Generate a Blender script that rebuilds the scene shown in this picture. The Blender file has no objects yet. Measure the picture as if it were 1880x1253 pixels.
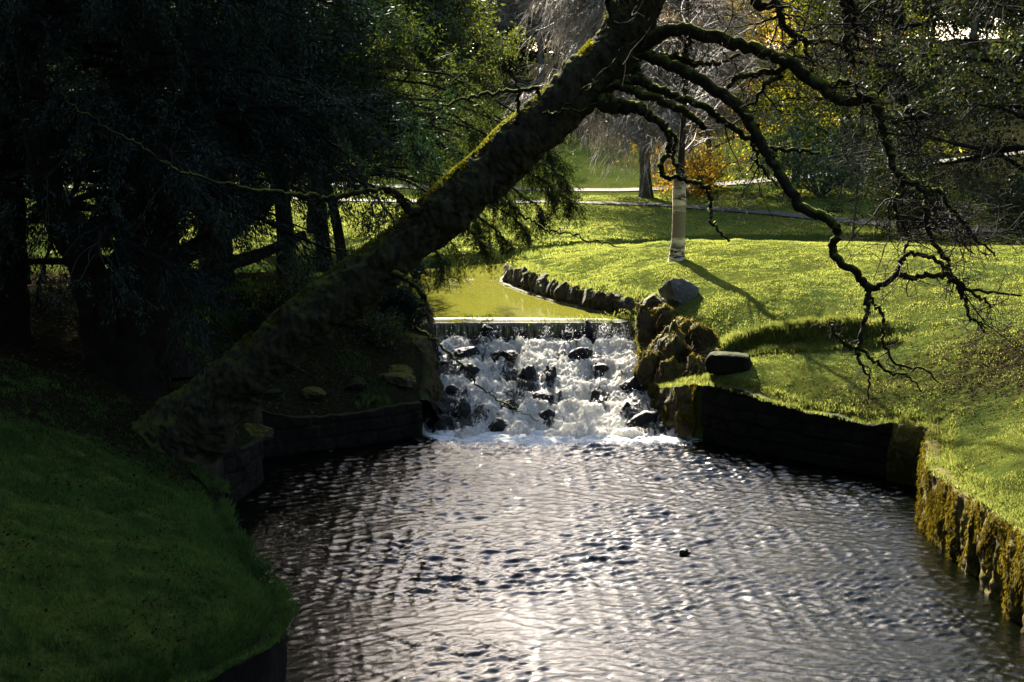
import bpy, math, random
import numpy as np
from mathutils import Vector
from mathutils.geometry import delaunay_2d_cdt

scene = bpy.context.scene
R = math.radians
# ------------------------------------------------------------------ camera
CAM_Z = 6.0
PITCH = R(9.27)
cam_d = bpy.data.cameras.new("camera")
cam_d.lens = 50.0
cam_d.sensor_width = 36.0
cam_d.clip_start = 0.1
cam_d.clip_end = 2000.0
cam = bpy.data.objects.new("camera", cam_d)
scene.collection.objects.link(cam)
cam.location = (0, 0, CAM_Z)
cam.rotation_euler = (R(90) - PITCH, 0, 0)
scene.camera = cam
# ------------------------------------------------------------------ light
SUN_AZ = R(-12.5)      # towards the sun, left of straight ahead
SUN_EL = R(31)
world = bpy.data.worlds.new("World")
scene.world = world
world.use_nodes = True
wn = world.node_tree
bg = wn.nodes["Background"]
sky = wn.nodes.new("ShaderNodeTexSky")
sky.sky_type = 'NISHITA'
sky.sun_disc = False
sky.sun_elevation = SUN_EL
sky.sun_rotation = SUN_AZ
sky.air_density = 1.0
sky.dust_density = 2.4
sky.ozone_density = 1.0
wn.links.new(sky.outputs[0], bg.inputs[0])
bg.inputs[1].default_value = 0.06
sl = bpy.data.lights.new("sun", 'SUN')
sl.energy = 5.0
sl.angle = R(0.6)
sl.color = (1.0, 0.91, 0.76)
sun = bpy.data.objects.new("sun", sl)
scene.collection.objects.link(sun)
sdir = Vector((math.sin(SUN_AZ) * math.cos(SUN_EL), math.cos(SUN_AZ) * math.cos(SUN_EL), math.sin(SUN_EL)))
sun.rotation_euler = sdir.to_track_quat('Z', 'Y').to_euler()
scene.view_settings.view_transform = 'Standard'
scene.view_settings.look = 'None'
scene.view_settings.gamma = 1.0
scene.view_settings.exposure = 3.4
scene.cycles.max_bounces = 5
scene.cycles.diffuse_bounces = 2
scene.cycles.glossy_bounces = 3
scene.cycles.transmission_bounces = 3
scene.cycles.transparent_max_bounces = 6
scene.cycles.caustics_reflective = False
scene.cycles.caustics_refractive = False

# ------------------------------------------------------------------ helpers
FPX = 1880 * 50 / 36.0
cp, sp_ = math.cos(PITCH), math.sin(PITCH)

def ray(px, py):
    u = (px - 940) / FPX
    v = (626.5 - py) / FPX
    return np.array([u, cp + v * sp_, -sp_ + v * cp])

def PZ(px, py, z=0.0):
    d = ray(px, py)
    return np.array([0, 0, CAM_Z]) + d * ((z - CAM_Z) / d[2])

def PY(px, py, Y):
    d = ray(px, py)
    return np.array([0, 0, CAM_Z]) + d * (Y / d[1])

_rs = np.random.RandomState(7)
_T = _rs.rand(8192)

def vnoise(p):
    p = np.asarray(p, float)
    i = np.floor(p).astype(np.int64)
    f = p - i
    f = f * f * f * (f * (f * 6 - 15) + 10)
    r = 0
    for a in (0, 1):
        wa = f[:, 0] if a else 1 - f[:, 0]
        for b in (0, 1):
            wb = f[:, 1] if b else 1 - f[:, 1]
            for c in (0, 1):
                wc = f[:, 2] if c else 1 - f[:, 2]
                h = ((i[:, 0] + a) * 73856093) ^ ((i[:, 1] + b) * 19349663) ^ ((i[:, 2] + c) * 83492791)
                r = r + wa * wb * wc * _T[h & 8191]
    return r

def fbm(p, oc=4, gain=.5):
    p = np.asarray(p, float)
    s, a, t = 0, 1.0, 0
    for k in range(oc):
        s = s + a * vnoise(p * (2.03 ** k) + 17.3 * k)
        t += a
        a *= gain
    return s / t          # 0..1

def P3(x, y, z=0.0):
    x = np.asarray(x, float)
    y = np.asarray(y, float)
    return np.stack([x, y, np.broadcast_to(z, x.shape)], 1)

def sstep(a, b, x):
    t = np.clip((x - a) / (b - a), 0, 1)
    return t * t * (3 - 2 * t)

class Acc:
    def __init__(s):
        s.v = []; s.q = []; s.t = []; s.n = 0
    def add(s, v, q=None, t=None):
        v = np.asarray(v, float).reshape(-1, 3)
        if q is not None and len(q): s.q.append(np.asarray(q, np.int64).reshape(-1, 4) + s.n)
        if t is not None and len(t): s.t.append(np.asarray(t, np.int64).reshape(-1, 3) + s.n)
        s.v.append(v); s.n += len(v)
    def mesh(s, name, mat, smooth=True):
        v = np.concatenate(s.v) if s.v else np.zeros((0, 3))
        q = np.concatenate(s.q) if s.q else np.zeros((0, 4), np.int64)
        t = np.concatenate(s.t) if s.t else np.zeros((0, 3), np.int64)
        me = bpy.data.meshes.new(name)
        me.vertices.add(len(v)); me.vertices.foreach_set("co", v.astype(np.float32).ravel())
        nl = len(q) * 4 + len(t) * 3
        me.loops.add(nl)
        me.loops.foreach_set("vertex_index", np.concatenate([q.ravel(), t.ravel()]).astype(np.int32))
        me.polygons.add(len(q) + len(t))
        st = np.concatenate([np.arange(len(q)) * 4, len(q) * 4 + np.arange(len(t)) * 3]).astype(np.int32)
        me.polygons.foreach_set("loop_start", st)
        me.update(calc_edges=True)
        me.validate()
        if smooth:
            me.polygons.foreach_set("use_smooth", np.ones(len(me.polygons), bool))
        if mat: me.materials.append(mat)
        return me
    def obj(s, name, mat, parent=None, smooth=True):
        o = bpy.data.objects.new(name, s.mesh(name, mat, smooth))
        scene.collection.objects.link(o)
        if parent is not None:
            o.parent = parent
            if parent.parent is None: o.matrix_parent_inverse = parent.matrix_basis.inverted()
        return o

def tag(o, label=None, cat=None, group=None, kind=None):
    if label: o['label'] = label
    if cat: o['category'] = cat
    if group: o['group'] = group
    if kind: o['kind'] = kind
    return o

def empty(name, loc, label, cat, group=None):
    o = bpy.data.objects.new(name, None)
    o.empty_display_size = .2
    scene.collection.objects.link(o)
    o.location = [float(c) for c in loc]
    bpy.context.view_layer.update()
    return tag(o, label, cat, group)

def copy_tree(o, loc, rz=0, sc=1.0, label=None):
    c = o.copy(); scene.collection.objects.link(c)
    c.location = [float(a) for a in loc]; c.rotation_euler = (0, 0, rz)
    c.scale = (sc, sc, sc)
    if label: c['label'] = label
    for ch in o.children:
        d = ch.copy(); scene.collection.objects.link(d); d.parent = c
    return c

def norm(a):
    return a / np.maximum(np.linalg.norm(a, axis=-1, keepdims=True), 1e-9)

def tubes(acc, P, Rr, sides=5):
    """P [N,K,3], Rr [N,K] -> tubes, one per polyline"""
    P = np.asarray(P, float); Rr = np.asarray(Rr, float)
    N, K, _ = P.shape
    T = np.empty_like(P)
    T[:, 1:-1] = P[:, 2:] - P[:, :-2]
    T[:, 0] = P[:, 1] - P[:, 0]; T[:, -1] = P[:, -1] - P[:, -2]
    T = norm(T)
    m = norm(P[:, -1] - P[:, 0])
    ref = np.where(np.abs(m[:, 2:3]) > .8, np.array([[1., .1, 0]]), np.array([[0, .1, 1.]]))
    A = norm(np.cross(T, ref[:, None, :]))
    B = np.cross(T, A)
    an = np.arange(sides) * 2 * math.pi / sides
    V = P[:, :, None, :] + Rr[:, :, None, None] * (A[:, :, None, :] * np.cos(an)[None, None, :, None] + B[:, :, None, :] * np.sin(an)[None, None, :, None])
    n = np.arange(N)[:, None, None] * K * sides
    k = np.arange(K - 1)[None, :, None] * sides
    j = np.arange(sides)[None, None, :]
    j2 = (j + 1) % sides
    q = np.stack(np.broadcast_arrays(n + k + j, n + k + j2, n + k + sides + j2, n + k + sides + j), -1)
    acc.add(V, q)

def grow(S, D, L, K, crook, grav, rng):
    P = [S]; d = norm(D); L = np.asarray(L, float)
    for k in range(K - 1):
        d = norm(d + crook * rng.normal(size=d.shape) + np.array([0, 0, grav]))
        P.append(P[-1] + d * (L / (K - 1))[:, None])
    return np.stack(P, 1)

def spawn(P, Rr, n, t0, t1, a0, a1, rng, flat=0.0):
    """n children on each parent polyline; returns start, dir, radius, t, parent index"""
    N, K, _ = P.shape
    pi = np.repeat(np.arange(N), n)
    t = rng.uniform(t0, t1, len(pi))
    u = t * (K - 1); i = np.minimum(u.astype(int), K - 2); f = (u - i)[:, None]
    S = P[pi, i] * (1 - f) + P[pi, i + 1] * f
    T = norm(P[pi, i + 1] - P[pi, i])
    r = Rr[pi, i] * (1 - f[:, 0]) + Rr[pi, i + 1] * f[:, 0]
    X = rng.normal(size=T.shape); X[:, 2] *= (1 - flat)
    X = norm(X - (X * T).sum(1, keepdims=True) * T)
    a = rng.uniform(a0, a1, len(pi))[:, None]
    return S, T * np.cos(a) + X * np.sin(a), r, t, pi

def taper(r0, r1, K, p=1.0):
    t = np.linspace(0, 1, K)[None, :] ** p
    r0 = np.asarray(r0, float)[:, None]
    return r0 * (1 - t) + np.asarray(r1, float) * t if np.ndim(r1) == 0 else r0 * (1 - t) + np.asarray(r1)[:, None] * t

def leaves(acc, C, A, w, l, rng, up=None):
    """rhombus leaves: centre C, long axis A"""
    N = len(C)
    A = norm(A)
    X = rng.normal(size=A.shape)
    if up is not None: X = X * (1 - up) + np.cross(A, np.array([0, 0, 1.])) * up * 2
    S = norm(X - (X * A).sum(1, keepdims=True) * A)
    w = (w * rng.uniform(.7, 1.3, N))[:, None] / 2; l = (l * rng.uniform(.7, 1.3, N))[:, None] / 2
    V = np.stack([C - A * l, C + S * w - A * l * .1, C + A * l, C - S * w - A * l * .1], 1)
    acc.add(V, np.arange(N * 4).reshape(N, 4))

def leaves_on(acc, P, per, w, l, rng, drop=0.0, spread=.05, ang=.9):
    N, K, _ = P.shape
    pi = np.repeat(np.arange(N), per)
    t = rng.uniform(0.05, 1, len(pi)) * (K - 1)
    i = np.minimum(t.astype(int), K - 2); f = (t - i)[:, None]
    C = P[pi, i] * (1 - f) + P[pi, i + 1] * f
    T = norm(P[pi, i + 1] - P[pi, i])
    A = norm(T + ang * rng.normal(size=T.shape) + np.array([0, 0, -drop]))
    C = C + A * l * .45 + rng.normal(size=C.shape) * spread
    leaves(acc, C, A, w, l, rng)

def catmull(pts, n):
    pts = np.asarray(pts, float)
    p = np.vstack([2 * pts[0] - pts[1], pts, 2 * pts[-1] - pts[-2]])
    out = []
    for i in range(1, len(p) - 2):
        for t in np.arange(n) / n:
            out.append(.5 * (2 * p[i] + (p[i + 1] - p[i - 1]) * t + (2 * p[i - 1] - 5 * p[i] + 4 * p[i + 1] - p[i + 2]) * t * t + (3 * p[i] - p[i - 1] - 3 * p[i + 1] + p[i + 2]) * t ** 3))
    out.append(p[-2])
    return np.array(out)

# ------------------------------------------------------------------ materials
class Mat:
    def __init__(s, name):
        s.m = bpy.data.materials.new(name); s.m.use_nodes = True
        s.t = s.m.node_tree; s.t.nodes.clear()
        s.out = s.t.nodes.new("ShaderNodeOutputMaterial")
    def n(s, typ, **kw):
        nd = s.t.nodes.new(typ)
        for k, v in kw.items():
            if k.startswith('i_'):
                key = k[2:]
                key = int(key) if key.isdigit() else key.replace('_', ' ')
                nd.inputs[key].default_value = v
            else: setattr(nd, k, v)
        return nd
    def l(s, a, b): s.t.links.new(a, b)
    def noise(s, scale, detail=4, rough=.6, vec=None, dist=0.0):
        nd = s.n("ShaderNodeTexNoise", i_Scale=scale, i_Detail=detail, i_Roughness=rough, i_Distortion=dist)
        if vec is not None: s.l(vec, nd.inputs['Vector'])
        return nd.outputs['Fac']
    def pos(s, sc=(1, 1, 1)):
        g = s.n("ShaderNodeNewGeometry")
        mp = s.n("ShaderNodeMapping"); mp.inputs['Scale'].default_value = sc
        s.l(g.outputs['Position'], mp.inputs['Vector']); return mp.outputs[0]
    def ramp(s, fac, stops):
        r = s.n("ShaderNodeValToRGB")
        e = r.color_ramp.elements
        while len(e) < len(stops): e.new(.5)
        for el, (p, c) in zip(e, stops):
            el.position = p; el.color = (*c, 1) if len(c) == 3 else c
        s.l(fac, r.inputs[0]); return r.outputs[0]
    def mix(s, fac, a, b):
        m = s.n("ShaderNodeMix", data_type='RGBA')
        if isinstance(fac, (int, float)): m.inputs[0].default_value = fac
        else: s.l(fac, m.inputs[0])
        for inp, x in ((m.inputs[6], a), (m.inputs[7], b)):
            if isinstance(x, tuple): inp.default_value = (*x, 1)
            else: s.l(x, inp)
        return m.outputs[2]
    def math(s, op, a, b=0.0, c=None):
        m = s.n("ShaderNodeMath", operation=op)
        for i, x in enumerate((a, b) if c is None else (a, b, c)):
            if isinstance(x, (int, float)): m.inputs[i].default_value = x
            else: s.l(x, m.inputs[i])
        return m.outputs[0]
    def rng(s, v, a, b, c=0.0, d=1.0):
        m = s.n("ShaderNodeMapRange"); s.l(v, m.inputs[0])
        for i, x in enumerate((a, b, c, d)): m.inputs[i + 1].default_value = x
        return m.outputs[0]
    def attr(s, name):
        return s.n("ShaderNodeAttribute", attribute_name=name).outputs['Fac']
    def bump(s, h, strength, dist):
        b = s.n("ShaderNodeBump", i_Strength=strength, i_Distance=dist); s.l(h, b.inputs['Height']); return b.outputs[0]
    def pbr(s, col, rough=.8, nrm=None, spec=.3):
        p = s.n("ShaderNodeBsdfPrincipled", i_Roughness=rough if isinstance(rough, (int, float)) else .5)
        p.inputs['Specular IOR Level'].default_value = spec
        if not isinstance(rough, (int, float)): s.l(rough, p.inputs['Roughness'])
        if isinstance(col, tuple): p.inputs['Base Color'].default_value = (*col, 1)
        else: s.l(col, p.inputs['Base Color'])
        if nrm is not None: s.l(nrm, p.inputs['Normal'])
        return p.outputs[0]
    def done(s, sh):
        s.l(sh, s.out.inputs[0]); return s.m

def leaf_mat(name, cols, trans=.45, tint=(1.0, 1.0, 1.0), gloss=.0, patch=None):
    m = Mat(name)
    g = m.n("ShaderNodeNewGeometry")
    c = m.ramp(g.outputs['Random Per Island'], [(i / max(1, len(cols) - 1), k) for i, k in enumerate(cols)])
    nz = m.noise(.9, 3, .6, m.pos())
    c = m.mix(m.rng(nz, .35, .65), c, m.mix(.5, c, patch or tuple(x * .4 for x in cols[0])))
    d = m.n("ShaderNodeBsdfDiffuse"); m.l(c, d.inputs[0])
    tr = m.n("ShaderNodeBsdfTranslucent")
    tc = m.n("ShaderNodeMix", data_type='RGBA', blend_type='MULTIPLY'); tc.inputs[0].default_value = 1
    m.l(c, tc.inputs[6]); tc.inputs[7].default_value = (*tint, 1); m.l(tc.outputs[2], tr.inputs[0])
    mx = m.n("ShaderNodeMixShader", i_0=trans); m.l(d.outputs[0], mx.inputs[1]); m.l(tr.outputs[0], mx.inputs[2])
    sh = mx.outputs[0]
    if gloss:
        gl = m.n("ShaderNodeBsdfGlossy", i_Roughness=.42); gl.inputs[0].default_value = (.8, .85, .9, 1)
        m2 = m.n("ShaderNodeMixShader", i_0=gloss); m.l(sh, m2.inputs[1]); m.l(gl.outputs[0], m2.inputs[2]); sh = m2.outputs[0]
    return m.done(sh)

def bark_mat(name, dark, light, moss=None, moss_lo=.1, moss_hi=.6, sc=1.0, lichen=None):
    m = Mat(name)
    p = m.pos((6 * sc, 6 * sc, 2.5 * sc)); p2 = m.pos()
    n1 = m.noise(2.2, 8, .7, p); n2 = m.noise(1.4, 5, .6, p2)
    c = m.ramp(n1, [(.3, dark), (.7, light)])
    if lichen:
        c = m.mix(m.rng(m.noise(9, 5, .7, p2), .60, .70), c, lichen)
    if moss:
        g = m.n("ShaderNodeNewGeometry"); s = m.n("ShaderNodeSeparateXYZ"); m.l(g.outputs['Normal'], s.inputs[0])
        f = m.math('ADD', s.outputs[2], m.rng(m.noise(5, 5, .7, p2), .2, .8, -.45, .45))
        f = m.math('ADD', f, m.rng(n2, .3, .7, -.3, .3))
        mc = m.ramp(m.noise(30, 3, .6, p2), [(.3, tuple(x * .6 for x in moss)), (.7, moss)])
        c = m.mix(m.rng(f, moss_lo, moss_hi), c, mc)
    h = m.math('ADD', n1, m.math('MULTIPLY', m.noise(28, 4, .7, p2), .5))
    return m.done(m.pbr(c, 1.0, m.bump(h, .9, .03), .02))

MOSS = (.105, .125, .018)
M = {}
M['trunk'] = bark_mat('mossy_bark', (.007, .007, .005), (.046, .041, .027), (.07, .078, .015), .36, .95, 1, (.045, .05, .038))
M['limb'] = bark_mat('limb_bark', (.007, .006, .004), (.03, .026, .019), MOSS, .30, .85, 1.5, (.085, .09, .07))  # moss on the upper sides, widened to draw the golden sunlit rim
M['twig'] = Mat('twig_bark'); M['twig'] = M['twig'].done(M['twig'].pbr((.018, .015, .012), .9, None, .04))
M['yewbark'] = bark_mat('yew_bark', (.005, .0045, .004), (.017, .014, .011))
M['farbark'] = bark_mat('far_bark', (.03, .026, .02), (.08, .07, .055), (.07, .08, .02), .2, .9)
m = Mat('fine_twigs')
g = m.n("ShaderNodeNewGeometry")
M['bare'] = m.done(m.pbr(m.ramp(g.outputs['Random Per Island'], [(0, (.06, .047, .036)), (.6, (.12, .10, .078)), (1, (.21, .185, .15))]), .6, None, .2))
m = Mat('fine_twigs_dark')
M['baredark'] = m.done(m.pbr((.055, .045, .035), .7))
m = Mat('birch_bark')
p = m.pos((.9, .9, 3.2)); pb = m.pos()
c = m.mix(m.rng(m.noise(2.6, 7, .75, p), .50, .57), (.48, .40, .27), (.04, .03, .022))
c = m.mix(m.rng(m.noise(1.1, 3, .5, m.pos((.4, .4, 2.2))), .50, .60), c, (.15, .12, .075))
sz = m.n('ShaderNodeSeparateXYZ'); m.l(pb, sz.inputs[0]); c = m.mix(m.rng(m.math('ADD', sz.outputs[2], m.math('MULTIPLY', m.noise(3, 3, .5, pb), .8)), 4.3, 5.2), c, (.018, .014, .010))
M['birch'] = m.done(m.pbr(c, .85, m.bump(m.noise(3, 6, .7, p), .9, .04), .05))

def ground_mat():
    m = Mat('grass_ground')
    p = m.pos()
    c = m.ramp(m.noise(9, 8, .75, p), [(.3, (.024, .042, .010)), (.5, (.06, .088, .020)), (.72, (.11, .13, .034))])
    c = m.mix(m.rng(m.noise(.55, 4, .6, p), .38, .62), c, m.mix(.5, c, (.12, .125, .02)))
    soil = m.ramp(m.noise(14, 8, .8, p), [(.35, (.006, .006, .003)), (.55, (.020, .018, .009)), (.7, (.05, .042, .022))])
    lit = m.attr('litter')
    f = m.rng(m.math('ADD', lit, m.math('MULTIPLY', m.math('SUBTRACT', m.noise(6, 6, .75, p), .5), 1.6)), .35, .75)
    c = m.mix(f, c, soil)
    h = m.math('ADD', m.noise(16, 6, .7, p), m.math('MULTIPLY', m.noise(3, 4, .6, p), 1.5))
    nb = m.bump(h, 1.0, .07)
    d = m.n("ShaderNodeBsdfDiffuse", i_Roughness=.8); m.l(c, d.inputs[0]); m.l(nb, d.inputs['Normal'])
    return m.done(d.outputs[0])
M['ground'] = ground_mat()
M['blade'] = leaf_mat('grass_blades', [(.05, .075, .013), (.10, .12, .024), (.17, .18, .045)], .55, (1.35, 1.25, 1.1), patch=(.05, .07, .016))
M['bank_blade'] = leaf_mat('bank_grass_blades', [(.022, .055, .020), (.05, .10, .028), (.11, .16, .035)], .45, (1.2, 1.2, .7), patch=(.012, .032, .014))  # teal tint of the bank's shade is put into the blade colour
M['moss'] = leaf_mat('hanging_moss', [(.025, .018, .006), (.10, .08, .013), (.07, .08, .012), (.16, .125, .02)], .35, (1.3, 1.1, .5))
M['dry'] = leaf_mat('dry_stems', [(.09, .07, .035), (.16, .12, .06), (.05, .06, .02)], .3)
M['litter'] = leaf_mat('fallen_leaf', [(.045, .032, .016), (.09, .065, .036), (.018, .014, .008)], .2)
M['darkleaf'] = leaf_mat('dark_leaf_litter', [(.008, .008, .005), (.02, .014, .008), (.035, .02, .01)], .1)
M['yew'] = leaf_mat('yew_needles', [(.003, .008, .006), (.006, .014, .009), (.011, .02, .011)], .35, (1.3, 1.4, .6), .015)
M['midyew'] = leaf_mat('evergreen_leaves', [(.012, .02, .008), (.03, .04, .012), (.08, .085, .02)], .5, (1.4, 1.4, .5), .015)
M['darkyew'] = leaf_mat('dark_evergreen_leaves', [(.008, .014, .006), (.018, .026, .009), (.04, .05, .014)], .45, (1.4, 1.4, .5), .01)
M['lime'] = leaf_mat('lime_needles', [(.06, .08, .018), (.12, .14, .026), (.20, .20, .035)], .6, (1.4, 1.3, .5))
M['orange'] = leaf_mat('autumn_leaves', [(.10, .09, .02), (.18, .115, .02), (.20, .135, .025), (.12, .12, .03)], .6, (1.4, 1.1, .5), patch=(.10, .09, .02))
M['holly'] = leaf_mat('holly_leaves', [(.007, .012, .006), (.016, .022, .009), (.035, .042, .014)], .35, (1.4, 1.3, .5), .015)
M['laurel'] = leaf_mat('laurel_leaves', [(.03, .06, .015), (.06, .10, .025), (.10, .15, .035)], .4, (1.3, 1.3, .5), .06)

def stone_mat(name, dark, light, moss=None, lo=.3, hi=.8, wet=.0, mossn=.5):
    m = Mat(name); p = m.pos()
    n1 = m.noise(3.5, 9, .7, p); n2 = m.noise(14, 6, .7, p)
    c = m.ramp(n1, [(.3, dark), (.7, light)])
    c = m.mix(m.rng(n2, .55, .75), c, tuple(x * 1.7 for x in light))
    if moss:
        g = m.n("ShaderNodeNewGeometry"); s = m.n("ShaderNodeSeparateXYZ"); m.l(g.outputs['Normal'], s.inputs[0])
        f = m.math('ADD', s.outputs[2], m.rng(m.noise(3, 6, .7, p), .25, .75, -mossn, mossn))
        c = m.mix(m.rng(f, lo, hi), c, m.ramp(n2, [(.35, tuple(x * .5 for x in moss)), (.65, moss)]))
    h = m.math('ADD', n1, m.math('MULTIPLY', n2, .35))
    return m.done(m.pbr(c, .95 - wet, m.bump(h, 1.0, .06), .06 + wet * .5))
M['wet'] = stone_mat('wet_rock', (.003, .003, .003), (.014, .013, .012), None, wet=.30)
M['rock'] = stone_mat('mossy_rock', (.010, .008, .005), (.05, .038, .024), (.085, .08, .014), .15, .8, .1, .8)
M['edge'] = stone_mat('edging_stone', (.012, .010, .008), (.05, .042, .032), (.08, .08, .02), .55, 1.0, .05)
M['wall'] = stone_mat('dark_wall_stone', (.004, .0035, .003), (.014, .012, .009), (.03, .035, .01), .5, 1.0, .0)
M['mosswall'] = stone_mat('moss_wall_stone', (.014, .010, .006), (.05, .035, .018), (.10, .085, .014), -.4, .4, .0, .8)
M['boulder'] = stone_mat('grey_boulder', (.03, .03, .028), (.11, .105, .095), None)
M['concrete'] = stone_mat('weir_concrete', (.05, .05, .045), (.16, .15, .13), None, wet=.2)
m = Mat('path_gravel'); p = m.pos()
M['path'] = m.done(m.pbr(m.ramp(m.noise(8, 8, .8, p), [(.3, (.034, .032, .026)), (.7, (.078, .073, .062))]), .9, m.bump(m.noise(30, 5, .8, p), .6, .02), .05))

def foam_col(m):
    return (.82, .82, .80)
def water_mat(name, base, rough, foamy, bscale, bstr, spec_ior=1.33, murky=0.0):
    m = Mat(name); p = m.pos((.8, 1.2, 1))
    h = m.math('ADD', m.noise(bscale, 5, .65, p), m.math('MULTIPLY', m.noise(bscale * 4.1, 3, .6, p), .25))
    nb = m.bump(h, bstr, .03)
    pr = m.n("ShaderNodeBsdfPrincipled", i_Roughness=rough, i_IOR=spec_ior)
    pr.inputs['Base Color'].default_value = (*base, 1)
    m.l(nb, pr.inputs['Normal'])
    sh = pr.outputs[0]
    if foamy:
        f = m.attr('foam')
        q = m.pos((2.2, 1.3, 1))
        nn = m.noise(5, 8, .75, q, .6)
        fac = m.rng(m.math('ADD', f, m.math('MULTIPLY', m.math('SUBTRACT', nn, .5), 1.5)), .45, .62)
        d = m.n("ShaderNodeBsdfDiffuse"); d.inputs[0].default_value = (.78, .79, .77, 1)
        m.l(m.bump(m.noise(22, 5, .8, p), 1, .04), d.inputs['Normal'])
        t = m.n("ShaderNodeBsdfTranslucent"); t.inputs[0].default_value = (.7, .72, .7, 1)
        mx0 = m.n("ShaderNodeMixShader", i_0=.3); m.l(d.outputs[0], mx0.inputs[1]); m.l(t.outputs[0], mx0.inputs[2])
        mx = m.n("ShaderNodeMixShader"); m.l(fac, mx.inputs[0]); m.l(sh, mx.inputs[1]); m.l(mx0.outputs[0], mx.inputs[2])
        sh = mx.outputs[0]
    return m.done(sh)
M['pool'] = water_mat('lower_pool', (.0010, .0014, .0006), .045, True, 11, .35, 1.42)
M['upool'] = water_mat('upper_pool', (.085, .085, .012), .05, True, 4, .05)  # olive base: murky water with the yellow-green tree reflection put into its colour

def cascade_mat():
    m = Mat('white_water')
    f = m.attr('foam'); p = m.pos((1.3, .5, .7)); ps = m.pos((1.6, .7, .7))
    nn = m.noise(6, 7, .66, ps, 1.2)
    fac = m.rng(m.math('ADD', f, m.math('MULTIPLY', m.math('SUBTRACT', nn, .5), 1.7)), .40, .60)
    hb = m.math('ADD', m.noise(16, 7, .8, p), m.math('MULTIPLY', m.noise(55, 4, .8, p), .5))
    bp = m.bump(hb, 1, .07)
    pr = m.n("ShaderNodeBsdfPrincipled", i_Roughness=.12, i_IOR=1.33)
    pr.inputs['Base Color'].default_value = (.035, .032, .022, 1); m.l(bp, pr.inputs['Normal'])
    c = m.ramp(m.noise(30, 6, .8, p), [(.3, (.60, .59, .55)), (.6, (.92, .90, .84))])
    d = m.n("ShaderNodeBsdfDiffuse"); m.l(c, d.inputs[0]); m.l(bp, d.inputs['Normal'])
    t = m.n("ShaderNodeBsdfTranslucent"); m.l(c, t.inputs[0]); m.l(bp, t.inputs['Normal'])
    mx0 = m.n("ShaderNodeMixShader", i_0=.55); m.l(d.outputs[0], mx0.inputs[1]); m.l(t.outputs[0], mx0.inputs[2])
    mx = m.n("ShaderNodeMixShader"); m.l(fac, mx.inputs[0]); m.l(pr.outputs[0], mx.inputs[1]); m.l(mx0.outputs[0], mx.inputs[2])
    return m.done(mx.outputs[0])
M['cascade'] = cascade_mat()
m = Mat('water_drop')
d = m.n("ShaderNodeBsdfDiffuse"); d.inputs[0].default_value = (.85, .86, .85, 1)
t = m.n("ShaderNodeBsdfTranslucent"); t.inputs[0].default_value = (.85, .86, .85, 1)
mx = m.n("ShaderNodeMixShader", i_0=.5); m.l(d.outputs[0], mx.inputs[1]); m.l(t.outputs[0], mx.inputs[2])
M['drop'] = m.done(mx.outputs[0])

# ------------------------------------------------------------------ terrain
UW = 1.57      # upper water level
RB = [PZ(1240, 793)[:2], PZ(1291, 806)[:2], PZ(1428, 838)[:2], PZ(1560, 864)[:2], PZ(1642, 876)[:2], PZ(1717, 893)[:2], PZ(1719, 969)[:2], PZ(1766, 1014)[:2], PZ(1868, 1112)[:2]]
RB = [np.array(b) for b in RB]
low_right = RB + [np.array((6.15, 15.0)), np.array((6.4, 11.0)), np.array((7.0, 5.0)), np.array((7.5, -30.0))]
LB = [PZ(772, 798)[:2], PZ(690, 812)[:2], PZ(600, 825)[:2], PZ(470, 842)[:2], PZ(468, 893)[:2], PZ(400, 935)[:2]]
low_left = [np.array(b) for b in LB] + [np.array(b) for b in ((-4.2, 19.2), (-3.75, 17.5), (-3.2, 16.0), (-2.70, 15.0), (-2.46, 14.2), (-2.52, 13.4), (-2.9, 12.6), (-3.6, 11.6), (-4.6, 10.2), (-6.0, 8.0), (-7.5, 4.0), (-8, -30))]
WL, WR = np.array((-1.95, 30.0)), np.array((2.76, 30.0))
casc_r = [WR, np.array((2.75, 29.0)), np.array((2.8, 28.0)), np.array((2.95, 27.2))]
casc_l = [WL, np.array((-1.85, 29.0)), np.array((-1.75, 28.0)), np.array((-1.7, 27.0))]
LOWER = casc_r + low_right + low_left[::-1] + casc_l[::-1]
UR = [np.array(b) for b in ((2.76, 30.15), (1.75, 31.6), (0.95, 33.4), (.35, 35.0), (0.0, 36.3), (-.05, 37.6), (.35, 39.0), (1.9, 41.4), (5.0, 43.0), (12.0, 44.0), (13.0, 46.0), (6.0, 46.0), (2.6, 45.0), (.6, 43.0), (-.4, 41.6), (-2.25, 40.3), (-5.0, 40.2), (-7.0, 38.0), (-5.8, 35.0), (-3.3, 32.6), (-2.7, 31.4), (-1.95, 30.15))]
UPPER = UR

def in_poly(x, y, poly):
    poly = np.asarray(poly); ins = np.zeros(x.shape, bool)
    j = len(poly) - 1
    for i in range(len(poly)):
        xi, yi = poly[i]; xj, yj = poly[j]
        c = ((yi > y) != (yj > y)) & (x < (xj - xi) * (y - yi) / (yj - yi + 1e-12) + xi)
        ins ^= c; j = i
    return ins

def d_poly(x, y, poly, closed=True):
    poly = np.asarray(poly); best = np.full(x.shape, 1e9)
    n = len(poly)
    for i in range(n if closed else n - 1):
        a = poly[i]; b = poly[(i + 1) % n]; ab = b - a
        t = np.clip(((x - a[0]) * ab[0] + (y - a[1]) * ab[1]) / (ab @ ab + 1e-12), 0, 1)
        best = np.minimum(best, np.hypot(x - a[0] - t * ab[0], y - a[1] - t * ab[1]))
    return best

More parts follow.
